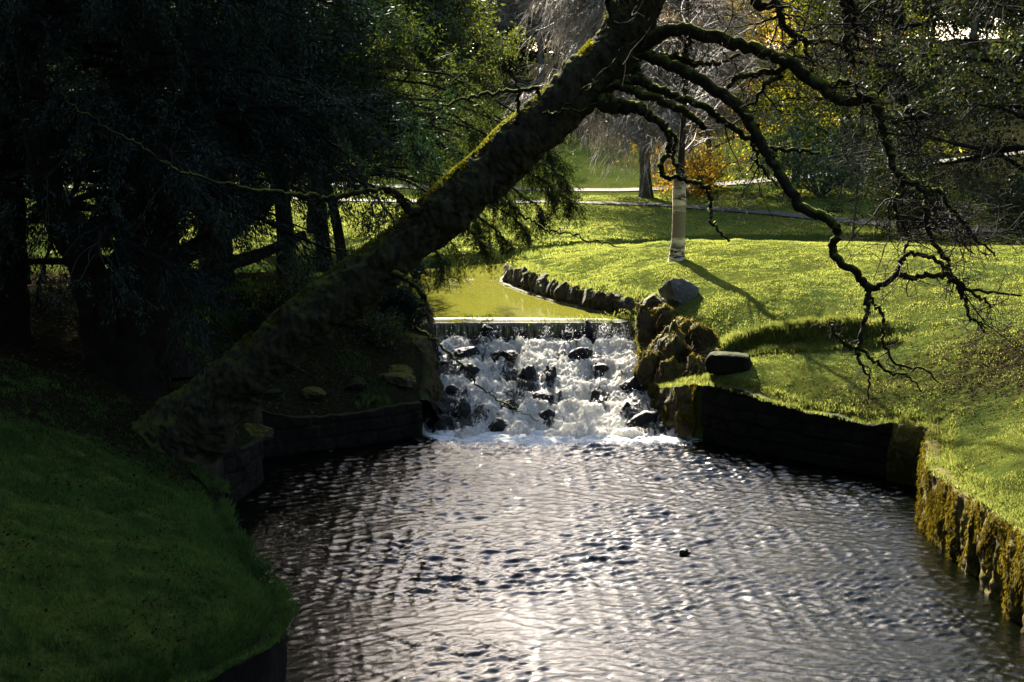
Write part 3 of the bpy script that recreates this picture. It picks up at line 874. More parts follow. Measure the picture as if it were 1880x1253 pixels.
# ------------------------------------------------------------------ bank walls
def bank_wall(name, pts, side, amp, fq, mat, label, cat, zb=-.35, top_off=.0, lean=.0, ds=.05, ridged=False, lip=.35, out=.10, extra=None, steps=None, zs=.6):
    P = resample([np.array(p, float) for p in pts], ds, False)
    k = np.ones(9) / 9
    Pp = np.vstack([np.repeat(P[:1], 4, 0), P, np.repeat(P[-1:], 4, 0)])
    Ps = np.stack([np.convolve(Pp[:, 0], k, 'valid'), np.convolve(Pp[:, 1], k, 'valid')], 1)
    P = Ps
    T = norm(np.gradient(P, axis=0)); N = np.stack([T[:, 1], -T[:, 0]], 1) * side    # towards the water
    inn = P - N * .25
    inn = P - N * .06
    zt = bankh(inn[:, 0], inn[:, 1]) + top_off - .02 + .12 * (fbm(P3(P[:, 0] * 2.3, P[:, 1] * 2.3, 4), 3) - .5)
    nz = 44
    rows = []
    for r in range(nz):
        t = r / (nz - 1)
        z = zb + (zt - zb) * t
        base = P + N * (out + lean * (1 - t))[..., None] if np.ndim(out) else P + N * (out + lean * (1 - t))
        q = np.column_stack([base, z])
        if ridged: dsp = (1 - np.abs(fbm(q * np.array([fq, fq, fq * zs]), 4, .55) - .5) * 4) * amp + (fbm(q * fq * 4, 3) - .5) * amp * .6
        else: dsp = (fbm(q * np.array([fq, fq, fq * zs]), 4, .55) - .5) * 2 * amp
        if extra is not None: dsp = dsp + extra(q, t)
        dsp = dsp * (1 - .6 * t ** 8)
        rows.append(q + np.column_stack([N * dsp[:, None], np.zeros(len(q))]))
    last = rows[-1]
    for kk in range(1, 5):
        b = last[:, :2] * (1 - kk / 4) + (P - N * .12) * (kk / 4)
        z = last[:, 2] + (.02, .03, .0, -.10)[kk - 1] - .02
        rows.append(np.column_stack([b, z]))
    V = np.stack(rows, 1); K = V.shape[1]; n = len(P)
    i, j = np.meshgrid(np.arange(n - 1), np.arange(K - 1), indexing='ij'); b = (i * K + j).ravel()
    a = Acc(); a.add(V, np.stack([b, b + 1, b + K + 1, b + K], 1))
    o = a.obj(name, mat); tag(o, label, cat)
    return o, V, N
# outward side: polygon LOWER runs clockwise or not, test by sampling
def courses(q, t):
    s = np.concatenate([[0], np.cumsum(np.hypot(*np.diff(q[:, :2], axis=0).T))])
    z = q[:, 2] + .04 * (vnoise(P3(s * 1.5, s * 0)) - .5); row = np.floor(z / .24)
    jz = np.abs(z / .24 - row - .5) * 2
    u = s / .47 + row * .5 + .3 * _T[(row.astype(int) * 37) & 8191]; col = np.floor(u); ju = np.abs(u - col - .5) * 2
    face = (_T[((row * 131 + col * 17).astype(int)) & 8191] - .5) * .05
    return face - .045 * sstep(.80, .97, np.maximum(jz, ju))
def side_of(pts):
    P = np.array(pts, float); m = len(P) // 2; T = norm(P[m] - P[m - 1]); N = np.array([T[1], -T[0]]); c = (P[m] + P[m - 1]) / 2 + N * .3
    return 1 if in_poly(np.array([c[0]]), np.array([c[1]]), LOWER)[0] else -1
seg = [np.array((2.80, 30.3))] + casc_r[1:] + [RB[0], RB[1]]
_, Vr, Nr = bank_wall('rock_face', seg, side_of(seg), .20, 1.9, M['rock'], 'broken mossy rock face along the right side of the cascade', 'rock face', ridged=True, out=.02, lean=.12)
seg = RB[1:5]
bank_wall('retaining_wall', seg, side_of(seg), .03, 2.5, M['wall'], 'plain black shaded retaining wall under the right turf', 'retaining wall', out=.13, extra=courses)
seg = RB[4:6]
_, Vm, Nm = bank_wall('mossy_wall', [RB[4], RB[5] + np.array((-.02, .0))], side_of([RB[4], RB[5]]), .14, 2.2, M['mosswall'], 'shaded wall hung with moss where the right bank turns towards the viewer', 'mossy wall', ridged=True, out=.13, zs=.22)
seg = low_right[5:12]
_, Vn, Nn = bank_wall('sunlit_wall', seg, side_of(seg), .13, 3.0, M['mosswall'], 'sunlit golden moss covered wall at the right edge of the lower pool', 'mossy wall', ridged=True, out=.13, zs=.22)
lfar = [np.array((-1.99, 30.3))] + casc_l[1:] + [low_left[0]]
_, Vl, Nl = bank_wall('rock_face', lfar, side_of(lfar), .30, 1.6, M['wall'], 'dark overgrown rock face along the left side of the cascade', 'rock face', ridged=True, out=.02, lean=.10)
seg = low_left[0:4]
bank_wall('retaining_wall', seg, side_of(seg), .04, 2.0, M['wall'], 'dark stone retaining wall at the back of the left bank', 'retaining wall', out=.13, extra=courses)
seg = low_left[3:6]
bank_wall('stone_pier', seg, side_of(seg), .05, 2.5, M['wall'], 'dark squared stone pier beneath the leaning trunk', 'stone pier', out=.12, extra=courses)
seg = low_left[5:17]
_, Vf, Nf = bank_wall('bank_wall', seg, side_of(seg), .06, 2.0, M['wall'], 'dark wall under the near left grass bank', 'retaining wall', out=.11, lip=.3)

def rock_moss(o, seed, n=1500):
    me = o.data; rng = np.random.RandomState(seed); m = len(me.vertices)
    co = np.empty(m * 3); me.vertices.foreach_get('co', co); co = co.reshape(-1, 3)
    nn = np.empty(m * 3); me.vertices.foreach_get('normal', nn); nn = nn.reshape(-1, 3)
    k = rng.randint(0, m, n * 2); C = co[k] + rng.normal(0, .015, (n * 2, 3)); N = nn[k]
    g = (fbm(C * 3.2 + seed * 3, 3) + .22 * N[:, 2]) > .50; C, N = C[g][:n], N[g][:n]
    A = norm(N * .6 + np.array([0, 0, -.8]) + rng.normal(size=C.shape) * .45)
    a = Acc(); leaves(a, C, A, .014, .06, rng)
    c = Acc(); k = rng.randint(0, m, 26); k = k[nn[k][:, 2] > -.2]   # dead stems hanging over the stone
    Q = grow(co[k], nn[k] + np.array([0, 0, .3]), .45 * rng.uniform(.5, 1.2, len(k)), 8, .12, -.35, rng); tubes(c, Q, taper(np.full(len(k), .004), .002, 8), 3)
    p = a.obj('moss', M['moss'], None, smooth=False); p.parent = o; p['kind'] = 'stuff'
    p = c.obj('dead_stems', M['dry'], None); p.parent = o; p['kind'] = 'stuff'
# mossy boulders on the right rock bank
for i, (px, py, Y, w, h, mt, lab) in enumerate([
    (1192, 690, 27.9, .50, 1.0, 'rock', 'tall narrow mossy rock at the upper right edge of the cascade'),
    (1185, 618, 29.3, .42, .95, 'rock', 'upright pale mossy rock directly under the right end of the weir'),
    (1235, 650, 28.0, .85, 1.0, 'rock', 'broad brown rock covered in dead stems beside the cascade'),
    (1232, 718, 27.2, .62, .85, 'rock', 'golden mossy rock leaning over the lower cascade'),
    (1262, 760, 26.5, .62, .55, 'rock', 'slanting ribbed rock at the foot of the right bank'),
    (1285, 700, 26.7, .50, .70, 'rock', 'brown rock at the corner of the retaining wall'),
    (1290, 625, 27.6, .55, .50, 'rock', 'lumpy rock at the start of the turf step'),
    (1262, 612, 28.8, .60, .50, 'rock', 'lumpy brown rock just under the lawn edge behind the weir boulder'),
    (1300, 668, 27.0, .50, .42, 'rock', 'small brown rock left of the square stone block'),
    (1222, 590, 29.4, .50, .50, 'rock', 'brown rock directly below the dark boulder at the weir end'),
    (1262, 790, 26.2, .45, .30, 'wet', 'low wet rock at the water line under the right bank'),
    (1300, 780, 26.0, .25, .45, 'rock', 'narrow mossy rock against the end of the retaining wall')]):
    c = PY(px, py, Y - .15)
    rock('bank_rock', c, (w * 1.3, w * 1.2, h * 1.55), 300 + i, M[mt], lab, 'rocks on the right bank', rot=i * .7, cuts=10, rough=.17, fq=1.5)
    if mt == 'rock': rock_moss(LAST[0], i)
for i, (px, py, Y, w, h, lab) in enumerate([
    (733, 688, 26.7, .5, .34, 'flat topped rock on the left bank above the wall'),
    (765, 640, 28.0, .6, .7, 'overgrown rock on the left edge of the cascade'),
    (762, 745, 26.8, .55, .7, 'dark rock at the corner where the left wall meets the cascade'),
    (750, 590, 29.6, .6, .5, 'dark rock at the left end of the weir'),
    (700, 700, 26.5, .45, .3, 'half buried stone behind the left wall')]):
    c = PY(px, py, Y)
    rock('bank_rock', c, (w * 1.15, w * 1.1, h * 1.1), 340 + i, M['rock'], lab, 'rocks on the left bank', rot=i, cuts=9, rough=.14)

rngw = np.random.RandomState(44)
for i, (x, y, w, lab) in enumerate([(-2.15, 26.35, .55, 'broad rough rock at the cascade end of the left wall'), (-2.9, 25.95, .42, 'low rough rock lying on top of the left wall near the cascade'), (-3.6, 25.4, .5, 'rough rock breaking the middle of the left wall top'), (-4.35, 24.75, .45, 'dark rock on the left wall top beside the leaning trunk'), (-4.25, 22.9, .6, 'dark rock on top of the squared pier under the leaning trunk')]):
    rock('ledge_rock', (x, y, float(bankh(np.array([x]), np.array([y]))[0]) + .02), (w * 1.3, w, w * .6), 520 + i, M['wall'] if i % 2 else M['rock'], lab, 'rocks on the left wall', rot=i * 1.1, cuts=12, rough=.13)
# moss tufts and stems on wall faces
def face_tufts(V, n, mat, name, label, parent=None, w=.02, l=.09, t0=.1, t1=1.0, seed=0, clump=.45, stick=.03):
    rng = np.random.RandomState(seed); I, K, _ = V.shape
    u = rng.rand(n * 3) * (I - 1.01); t = (t0 + (t1 - t0) * rng.rand(n * 3)) * (43)
    i = u.astype(int); j = np.minimum(t.astype(int), K - 2); fu = (u - i)[:, None]; ft = (t - j)[:, None]
    C = V[i, j] * (1 - fu) * (1 - ft) + V[i + 1, j] * fu * (1 - ft) + V[i, j + 1] * (1 - fu) * ft + V[i + 1, j + 1] * fu * ft
    k = fbm(C * np.array([3.5, 3.5, 1.1]) + seed, 4, .6) > clump; C = C[k][:n]
    i = i[k][:n]; j = j[k][:n]
    e1 = V[i + 1, j] - V[i, j]; e2 = V[i, j + 1] - V[i, j]; Nn = norm(np.cross(e1, e2))
    cen = np.array([1.5, 24, .5]); sg = np.sign(((cen - C) * Nn).sum(1))[:, None]; Nn = Nn * sg
    A = norm(np.array([0, 0, -1.]) + rng.normal(size=C.shape) * .35 + Nn * .35)
    a = Acc(); leaves(a, C + Nn * stick * rng.rand(len(C))[:, None], A, w, l, rng)
    o = a.obj(name, mat, parent, smooth=False)
    return tag(o, label, 'moss' if parent is None else None, kind='stuff')
face_tufts(Vn, 26000, M['moss'], 'hanging_moss', 'golden moss hanging over the sunlit wall', seed=1, clump=.47, t0=.12, w=.014, l=.07, stick=.05)
face_tufts(Vm, 7000, M['moss'], 'hanging_moss', 'moss hanging on the shaded turn of the right bank', seed=2, clump=.48, t0=.15, w=.014, l=.07)
face_tufts(Vr, 9000, M['moss'], 'rock_moss', 'moss and roots on the right rock face', seed=3, clump=.50, w=.018, l=.10)
face_tufts(Vl, 5000, M['dry'], 'rock_stems', 'dead stems hanging on the left rock face', seed=4, clump=.5, w=.012, l=.22, t0=.4)

# ------------------------------------------------------------------ grass
def blades(name, n, region, hgt, wid, mat, label, seed, dens=None, lean=.5, zoff=0.0, per=5, spread=.03, far=None, over=0.0, cl=1.7):
    rng = np.random.RandomState(seed)
    x0, x1, y0, y1 = region
    x = rng.uniform(x0, x1, n); y = rng.uniform(y0, y1, n)
    k = ~in_poly(x, y, LOWER) & ~in_poly(x, y, UPPER)
    if over: k = k | (d_poly(x, y, LOWER) < over)
    x, y = x[k], y[k]
    u = x * FPX / np.maximum(y, 1) + 940; k = (u > -60) & (u < 1940); x, y = x[k], y[k]
    if dens is not None:
        k = rng.rand(len(x)) < dens(x, y); x, y = x[k], y[k]
    x = np.repeat(x, per) + rng.normal(0, spread, len(x) * per); y = np.repeat(y, per) + rng.normal(0, spread, len(y) * per)
    z = bankh(x, y) + zoff
    N = len(x)
    patch = .6 + .8 * sstep(.25, .75, fbm(P3(x * cl, y * cl, seed), 3))
    h = hgt * rng.uniform(.5, 1.3, N) * patch; w = wid * rng.uniform(.7, 1.3, N)
    if far is not None: s = 1 + np.maximum(y - far, 0) / far; w = w * s
    an = rng.uniform(0, 2 * math.pi, N); b = np.stack([np.cos(an), np.sin(an), 0 * an], 1)
    ld = norm(rng.normal(size=(N, 3)) * np.array([1, 1, 0]) + 1e-6)
    B = np.stack([x, y, z - .01], 1)
    tip = B + np.array([0, 0, 1.]) * h[:, None] + ld * (h * lean * rng.rand(N))[:, None]
    mid = B + np.array([0, 0, .55]) * h[:, None] + ld * (h * lean * .25)[:, None]
    V = np.stack([B - b * w[:, None] / 2, B + b * w[:, None] / 2, mid + b * w[:, None] * .35, tip, mid - b * w[:, None] * .35], 1)
    a = Acc(); i5 = np.arange(N)[:, None] * 5
    a.add(V, np.concatenate([i5 + np.array([[0, 1, 2, 4]])]), np.concatenate([i5 + np.array([[4, 2, 3]])]))
    return tag(a.obj(name, mat, smooth=False), label, 'grass', kind='stuff')
nolit = lambda x, y: np.clip(1.05 - 1.1 * litter(x, y) * (.4 + fbm(P3(x * 3, y * 3, 8), 3)), .05, 1)
blades('grass', 95000, (-.6, 14, 15, 38), .028, .011, M['blade'], 'short sunlit grass of the right lawn', 1, nolit, far=22, spread=.05)
blades('grass', 40000, (-12, 18, 37, 62), .045, .03, M['blade'], 'short grass of the far lawn beyond the upper pool', 2, nolit, spread=.12)
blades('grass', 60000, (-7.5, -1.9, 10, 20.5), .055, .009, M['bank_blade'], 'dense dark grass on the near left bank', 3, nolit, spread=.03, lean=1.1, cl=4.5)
edge_r = lambda x, y: (d_poly(x, y, LOWER) < .22) * .9
blades('edge_grass', 60000, (2.6, 8, 12, 31), .072, .011, M['blade'], 'longer grass along the lip of the right walls', 4, edge_r, lean=1.3, spread=.03, over=.16, cl=3)
edge_l = lambda x, y: (d_poly(x, y, LOWER) < .25) * .9
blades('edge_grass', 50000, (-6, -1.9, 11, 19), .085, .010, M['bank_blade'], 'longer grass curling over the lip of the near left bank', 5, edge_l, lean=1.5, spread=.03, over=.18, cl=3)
up_e = lambda x, y: (d_poly(x, y, UPPER) < .5) * .8 * (x > -1)
blades('edge_grass', 20000, (-1, 6, 30, 42), .09, .016, M['blade'], 'grass fringe behind the stones of the upper pool', 6, up_e, lean=1.0, spread=.04)
def scarp_d(x, y):
    yc0 = 27.2 - .18 * (x - 3.6)
    return (np.abs(y - yc0) < .35) * .8
blades('rough_grass', 16000, (3.2, 7.2, 26, 28), .11, .014, M['blade'], 'rough tussocks along the turf step', 7, scarp_d, lean=1.0, spread=.05)
lb = lambda x, y: (fbm(P3(x * 2, y * 2, 3), 3) > .55) * 1.0
blades('sparse_grass', 5000, (-6, -1.8, 24.5, 31), .09, .012, M['bank_blade'], 'sparse tufts on the dark slope behind the left wall', 8, lb, lean=1.0)
blades('golden_tuft', 900, (-2.75, -2.1, 28.6, 29.3), .20, .010, M['dry'], 'golden tuft of dry grass at the left end of the weir', 9, None, lean=1.4, spread=.05)

def litter_leaves(name, n, region, size, mat, label, seed, dens):
    rng = np.random.RandomState(seed); x0, x1, y0, y1 = region
    x = rng.uniform(x0, x1, n); y = rng.uniform(y0, y1, n)
    k = ~in_poly(x, y, LOWER) & ~in_poly(x, y, UPPER); x, y = x[k], y[k]
    k = rng.rand(len(x)) < dens(x, y); x, y = x[k], y[k]
    C = np.stack([x, y, bankh(x, y) + rng.uniform(.015, .05, len(x))], 1)
    A = norm(rng.normal(size=C.shape) * np.array([1, 1, .35]))
    a = Acc(); leaves(a, C, A, size * .7, size, rng, up=.6)
    tag(a.obj(name, mat, smooth=False), label, 'leaves', kind='stuff')
litter_leaves('fallen_leaves', 26000, (4, 13, 17, 29), .05, M['litter'], 'brown fallen leaves on the shaded right bank', 1, lambda x, y: np.clip(litter(x, y) * 1.2, 0.02, 1))
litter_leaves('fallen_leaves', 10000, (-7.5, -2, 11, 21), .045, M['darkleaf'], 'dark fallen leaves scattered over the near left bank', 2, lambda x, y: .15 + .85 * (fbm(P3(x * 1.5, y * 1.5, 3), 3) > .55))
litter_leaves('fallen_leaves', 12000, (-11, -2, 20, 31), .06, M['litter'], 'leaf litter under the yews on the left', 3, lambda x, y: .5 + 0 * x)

# ------------------------------------------------------------------ leaning tree (traced in photo pixels: x, y, radius px, distance)
def limb_pts(L, k=1.0):
    return np.array([[*PY(px, py, Y), k * r / FPX * Y] for px, py, r, Y in L])
def limb(acc, L, n=8, sides=12, jit=.0, seed=0, rough=.12, bark=False, k=1.0):
    c = catmull(limb_pts(L, k), n)
    P = c[:, :3]; r = np.maximum(c[:, 3], .004)
    if jit:
        s = np.arange(len(P))[:, None] * .9
        P = P + (np.column_stack([vnoise(np.column_stack([s[:, 0], s[:, 0] * 0 + k * 7 + seed, s[:, 0] * 0])) for k in range(3)]) - .5) * jit * 2
    k0 = acc.n
    tubes(acc, P[None], r[None], sides)
    V = acc.v[-1]
    ctr = np.repeat(P, sides, 0)
    out = V - ctr; rr = np.repeat(r, sides)
    f = (fbm(V * 3.0 + seed, 4, .55) - .5) * rough * 3 + (fbm(V * np.array([9, 9, 5]) + seed, 3) - .5) * rough
    if bark: f = f + (np.abs(fbm(V * np.array([13, 13, 7]) + 5, 3, .6) - .5) - .1) * -.22
    acc.v[-1] = ctr + out * (1 + f[:, None] * np.clip(rr[:, None] / .1, .5, 1.6))
    return P, r
TL = empty('leaning_tree', PZ(300, 850, 1.2), 'large mossy tree leaning from the left bank over the stream', 'tree')
a = Acc()
TRK = [(255, 905, 125, 19.3), (300, 850, 92, 19.4), (358, 778, 68, 19.4), (430, 702, 57, 19.3), (515, 632, 50, 19.2), (605, 560, 49, 19.1), (700, 484, 44, 19.0), (795, 408, 46, 18.9), (858, 352, 46, 18.8), (905, 312, 45, 18.8), (950, 268, 47, 18.7), (1000, 225, 43, 18.6), (1080, 148, 45, 18.5), (1142, 78, 46, 18.4), (1165, 20, 46, 18.3), (1190, -60, 42, 18.2), (1230, -190, 36, 18.1), (1260, -340, 30, 18.0), (1330, -520, 22, 17.8)]
Pt, Rt = limb(a, TRK, 34, 84, 0, 3, .12, True)
limb(a, [(270, 850, 50, 19.6), (200, 862, 36, 19.6), (120, 880, 20, 19.5)], 8, 20, 0, 9, .15)
limb(a, [(1130, 30, 12, 18.2), (1122, 10, 11, 18.15), (1115, 2, 6, 18.1)], 6, 12, 0, 9, .15)
limb(a, [(1180, 40, 14, 18.2), (1204, 25, 8, 18.15), (1210, 18, 4, 18.1)], 6, 12, 0, 9, .15)
TRUNK = a.obj('trunk', M['trunk'], TL)
# moss fringe on the upper side of the trunk
def trunk_moss():
    rng = np.random.RandomState(4)
    n = 26000
    K = len(Pt); u = rng.rand(n) ** .8 * (K - 1.01); u = (K - 1.01) - u * .80; i = u.astype(int); f = (u - i)[:, None]
    C = Pt[i] * (1 - f) + Pt[i + 1] * f; r = Rt[i] * (1 - f[:, 0]) + Rt[i + 1] * f[:, 0]
    T = norm(Pt[i + 1] - Pt[i]); U = norm(np.array([0, 0, 1.]) - (T[:, 2:3]) * T); S = np.cross(T, U)
    an = rng.normal(-.2, .5, n)[:, None]
    N = U * np.cos(an) + S * np.sin(an)
    Q = C + N * (r * 1.02)[:, None]
    k = fbm(Q * 3, 3) > .40 + .12 * np.abs(an[:, 0]); Q, N = Q[k], N[k]
    a = Acc(); leaves(a, Q, N + rng.normal(size=N.shape) * .5, .018, .06, rng)
    a.obj('trunk_moss', leaf_mat('tree_moss', [(.035, .04, .010), (.075, .08, .016), (.12, .12, .026)], .5, (1.3, 1.2, .5)), TRUNK)['kind'] = 'stuff'
trunk_moss()
BR = {
 'A': [(1140, 110, 26, 18.4), (1180, 80, 17, 18.2), (1237, 54, 13, 18.0), (1302, 67, 13, 17.9), (1379, 89, 13, 17.8), (1435, 111, 12.5, 17.7), (1484, 142, 12.5, 17.6), (1524, 170, 12, 17.5), (1557, 188, 11, 17.5), (1597, 178, 10, 17.4), (1613, 202, 10, 17.3), (1623, 243, 8.5, 17.3), (1635, 283, 8, 17.2), (1645, 315, 7.5, 17.2), (1686, 340, 7.5, 17.1), (1704, 364, 7, 17.0), (1698, 404, 6, 17.0), (1716, 449, 5, 17.0), (1738, 477, 5, 17.0), (1746, 508, 5, 17.0)],
 'A2': [(1520, 165, 7, 17.5), (1540, 152, 5, 17.5), (1563, 154, 5, 17.5), (1580, 175, 6, 17.4), (1598, 182, 6, 17.4)],
 'A3': [(1620, 215, 6, 17.3), (1650, 224, 5, 17.3), (1672, 216, 4.5, 17.2), (1688, 232, 4, 17.2), (1676, 258, 3, 17.2)],
 'A4': [(1645, 318, 7, 17.2), (1660, 345, 6, 17.2), (1640, 372, 4, 17.2), (1652, 405, 3.5, 17.2), (1668, 440, 3, 17.1), (1655, 478, 2, 17.1)],
 'A5': [(1704, 362, 6, 17.0), (1722, 350, 5.5, 17.0), (1742, 380, 4.5, 17.0), (1768, 408, 3.5, 16.9), (1792, 440, 3, 16.9), (1830, 470, 2, 16.9)],
 'B': [(1120, 130, 20, 18.5), (1168, 99, 12, 18.3), (1201, 108, 12, 18.1), (1253, 128, 12, 17.9), (1302, 158, 12, 17.8), (1354, 194, 12, 17.7), (1379, 230, 11.5, 17.6), (1403, 271, 11, 17.5), (1431, 315, 11, 17.4), (1468, 376, 11, 17.3), (1508, 396, 10, 17.2), (1536, 420, 9.5, 17.1), (1531, 466, 9, 17.1), (1566, 497, 8, 17.0), (1590, 522, 8.5, 17.0), (1616, 527, 6.5, 16.9), (1650, 502, 6, 16.9), (1672, 511, 5.5, 16.9), (1708, 504, 5.5, 16.9), (1746, 510, 5.5, 16.9), (1773, 529, 4.5, 16.9), (1811, 536, 3, 16.8), (1876, 540, 2.2, 16.8)],
 'B2': [(1594, 524, 6.5, 17.0), (1593, 550, 6, 17.0), (1588, 590, 5.5, 17.0), (1576, 636, 5, 17.0), (1581, 667, 3.5, 16.9), (1593, 697, 2.5, 16.9), (1593, 743, 1.5, 16.9)],
 'B3': [(1594, 540, 4.5, 17.0), (1608, 560, 4, 17.0), (1623, 590, 4, 17.0), (1621, 621, 3.5, 17.0), (1646, 667, 3, 16.9), (1696, 682, 2.5, 16.9), (1727, 705, 1.5, 16.8)],
 'B4': [(1576, 636, 4.5, 17.0), (1604, 659, 4, 16.9), (1627, 682, 3.5, 16.9), (1666, 690, 2.5, 16.8), (1696, 720, 1.5, 16.8)],
 'B5': [(1576, 638, 5, 17.0), (1558, 634, 5, 17.0), (1531, 613, 4, 17.0), (1527, 590, 2, 17.0)],
 'B6': [(1650, 502, 5, 16.9), (1654, 480, 4.5, 16.9), (1670, 466, 4.5, 16.9), (1698, 470, 4.5, 16.9), (1723, 479, 4.5, 17.0), (1738, 500, 4.5, 16.9), (1744, 520, 3.5, 16.9)],
 'B7': [(1750, 508, 5.5, 16.9), (1768, 540, 5, 16.9), (1778, 580, 3.5, 16.8), (1790, 588, 2.5, 16.8), (1812, 600, 1.5, 16.8)],
 'B8': [(1766, 525, 4, 16.9), (1800, 545, 3.5, 16.8), (1820, 566, 2, 16.8)],
 'C': [(1100, 170, 16, 18.4), (1120, 154, 11, 18.3), (1150, 163, 9, 18.2), (1181, 174, 9, 18.1), (1225, 190, 8.5, 18.0), (1261, 210, 7.5, 18.0), (1286, 229, 6.5, 17.9), (1294, 236, 5, 17.9)],
 'D': [(1110, 190, 20, 18.3), (1144, 197, 14, 18.2), (1173, 199, 11, 18.1), (1197, 218, 8.5, 18.0), (1226, 240, 7.5, 18.0), (1227, 275, 6.5, 18.0), (1212, 311, 5.5, 18.0), (1225, 325, 5, 18.0), (1253, 329, 4.5, 17.9), (1283, 339, 4.5, 17.9), (1300, 348, 4.5, 17.9), (1304, 375, 4, 17.9), (1303, 404, 3.5, 17.8), (1320, 422, 3, 17.8), (1338, 443, 2, 17.8)],
 'D2': [(1229, 240, 5, 18.0), (1238, 258, 4, 18.0), (1237, 291, 3.5, 18.0), (1248, 312, 3, 18.0), (1262, 328, 2, 18.0)],
 'E': [(1160, 100, 11, 18.4), (1165, 125, 10, 18.3), (1174, 145, 11, 18.2), (1195, 160, 10, 18.1), (1212, 164, 8, 18.1), (1240, 177, 8, 18.0), (1294, 194, 7.5, 17.9), (1314, 214, 7, 17.9), (1346, 234, 6.5, 17.8), (1379, 258, 6, 17.8), (1419, 273, 4.5, 17.7), (1462, 278, 4, 17.7), (1506, 281, 2.5, 17.7)],
 'E2': [(1181, 150, 10, 18.2), (1160, 150, 10, 18.2), (1144, 160, 7, 18.2)],
 'E3': [(1380, 258, 4.5, 17.8), (1388, 285, 3.5, 17.8), (1402, 312, 3, 17.7), (1425, 338, 2, 17.7)],
 'F': [(1215, 105, 8, 18.1), (1240, 104, 7, 18.1), (1256, 112, 8, 18.1), (1280, 118, 6, 18.0), (1322, 113, 4.5, 18.0), (1362, 97, 3, 18.0)],
 'F2': [(1252, 108, 6, 18.1), (1262, 82, 5, 18.1), (1268, 60, 4, 18.1)],
 'G': [(1440, 118, 7, 17.8), (1432, 131, 6.5, 17.8), (1403, 134, 6.5, 17.9), (1362, 138, 6, 17.9), (1342, 152, 5, 18.0), (1328, 178, 3, 18.0)],
 'G2': [(1430, 140, 5, 17.8), (1400, 160, 4, 17.8), (1385, 190, 3.5, 17.9), (1350, 185, 2.5, 17.9)],
 'H': [(1370, -60, 14, 18.0), (1385, -5, 10, 18.0), (1403, 14, 8, 18.0), (1428, 8, 8, 17.9), (1434, 30, 7.5, 17.9), (1441, 50, 7, 17.9), (1463, 67, 6.5, 17.9), (1490, 78, 5, 17.8), (1514, 74, 4, 17.8), (1545, 84, 2.5, 17.8)],
 'H2': [(1470, 70, 5, 17.8), (1445, 90, 4.5, 17.8), (1442, 112, 4, 17.8)],
 'H3': [(1480, 75, 4, 17.8), (1478, 100, 3.5, 17.8), (1492, 120, 3, 17.8), (1480, 140, 2, 17.8)],
 'I': [(1545, -80, 16, 18.6), (1549, -10, 12, 18.6), (1557, 40, 9, 18.6), (1552, 82, 7, 18.6), (1566, 110, 4, 18.6)],
 'I2': [(1562, 0, 7, 18.6), (1572, 40, 5, 18.6), (1572, 72, 3.5, 18.6), (1588, 100, 2.5, 18.6)],
 'J': [(770, 395, 12, 18.7), (748, 378, 9, 18.6), (723, 353, 6, 18.5), (690, 348, 5, 18.3), (650, 357, 5.5, 18.2), (606, 364, 5.5, 18.0), (565, 361, 6, 17.9), (531, 358, 5, 17.8), (476, 349, 4, 17.7), (401, 335, 3.2, 17.5), (333, 313, 3, 17.3), (272, 279, 2.6, 17.2), (204, 242, 2.3, 17.0), (136, 197, 1.8, 16.9), (112, 170, 1.2, 16.8)],
 'K': [(1005, 180, 8, 18.6), (990, 167, 5, 18.5), (940, 168, 4, 18.4), (885, 173, 3.5, 18.3), (857, 181, 3, 18.2), (813, 197, 2.5, 18.1), (762, 217, 1.5, 18.0)],
 'L': [(952, 250, 6, 18.5), (950, 231, 5, 18.4), (952, 200, 4, 18.4), (950, 163, 3, 18.3), (940, 125, 2.5, 18.3), (934, 104, 1.5, 18.2)],
 'N': [(724, 500, 9, 18.6), (744, 512, 5.5, 18.5), (768, 532, 5, 18.4), (780, 551, 5, 18.4), (771, 568, 4.5, 18.3), (764, 597, 4, 18.3), (782, 614, 3.2, 18.3), (805, 631, 2.6, 18.2), (836, 658, 2.2, 18.2), (874, 702, 1.9, 18.1), (904, 730, 1.6, 18.1), (945, 750, 1.3, 18.0), (989, 774, .9, 18.0)],
 'O': [(935, 370, 5, 18.6), (958, 392, 3, 18.5), (994, 416, 2.4, 18.4), (1030, 427, 2.1, 18.3), (1066, 435, 1.8, 18.3), (1110, 448, 1.5, 18.2), (1152, 452, 1, 18.1)],
 'Q': [(890, 300, 5, 18.3), (960, 340, 3, 18.0), (1020, 300, 3, 17.8), (1060, 210, 2.5, 17.7), (1100, 130, 2, 17.6), (1150, 85, 1.2, 17.5)],
}
BR['Q'] = [(1000, 210, 4, 18.0), (1030, 205, 2.6, 17.9), (1080, 200, 2.3, 17.8), (1120, 165, 2, 17.7), (1165, 120, 1.7, 17.7), (1182, 85, 1.2, 17.6)]
BR['Q2'] = [(1030, 205, 2, 17.9), (1060, 175, 2, 17.8), (1105, 130, 1.7, 17.7), (1145, 88, 1, 17.7)]
rngT = np.random.RandomState(21)
twigsrc = []
for k, L in BR.items():
    a = Acc()
    jt = .025 if k in 'ABCE' else .03
    if k in ('J', 'K', 'L', 'O', 'Q', 'Q2'): jt = .035
    P, r = limb(a, L, 8, 16 if L[1][2] > 6 else 7, jt, (len(k) * 31 + ord(k[0])) % 97, .08, False, .90)
    a.obj('limb', M['limb'], TL)
    # resample to fixed K for spawning
    idx = np.linspace(0, len(P) - 1, 24).astype(int)
    twigsrc.append((k, P[idx], r[idx]))
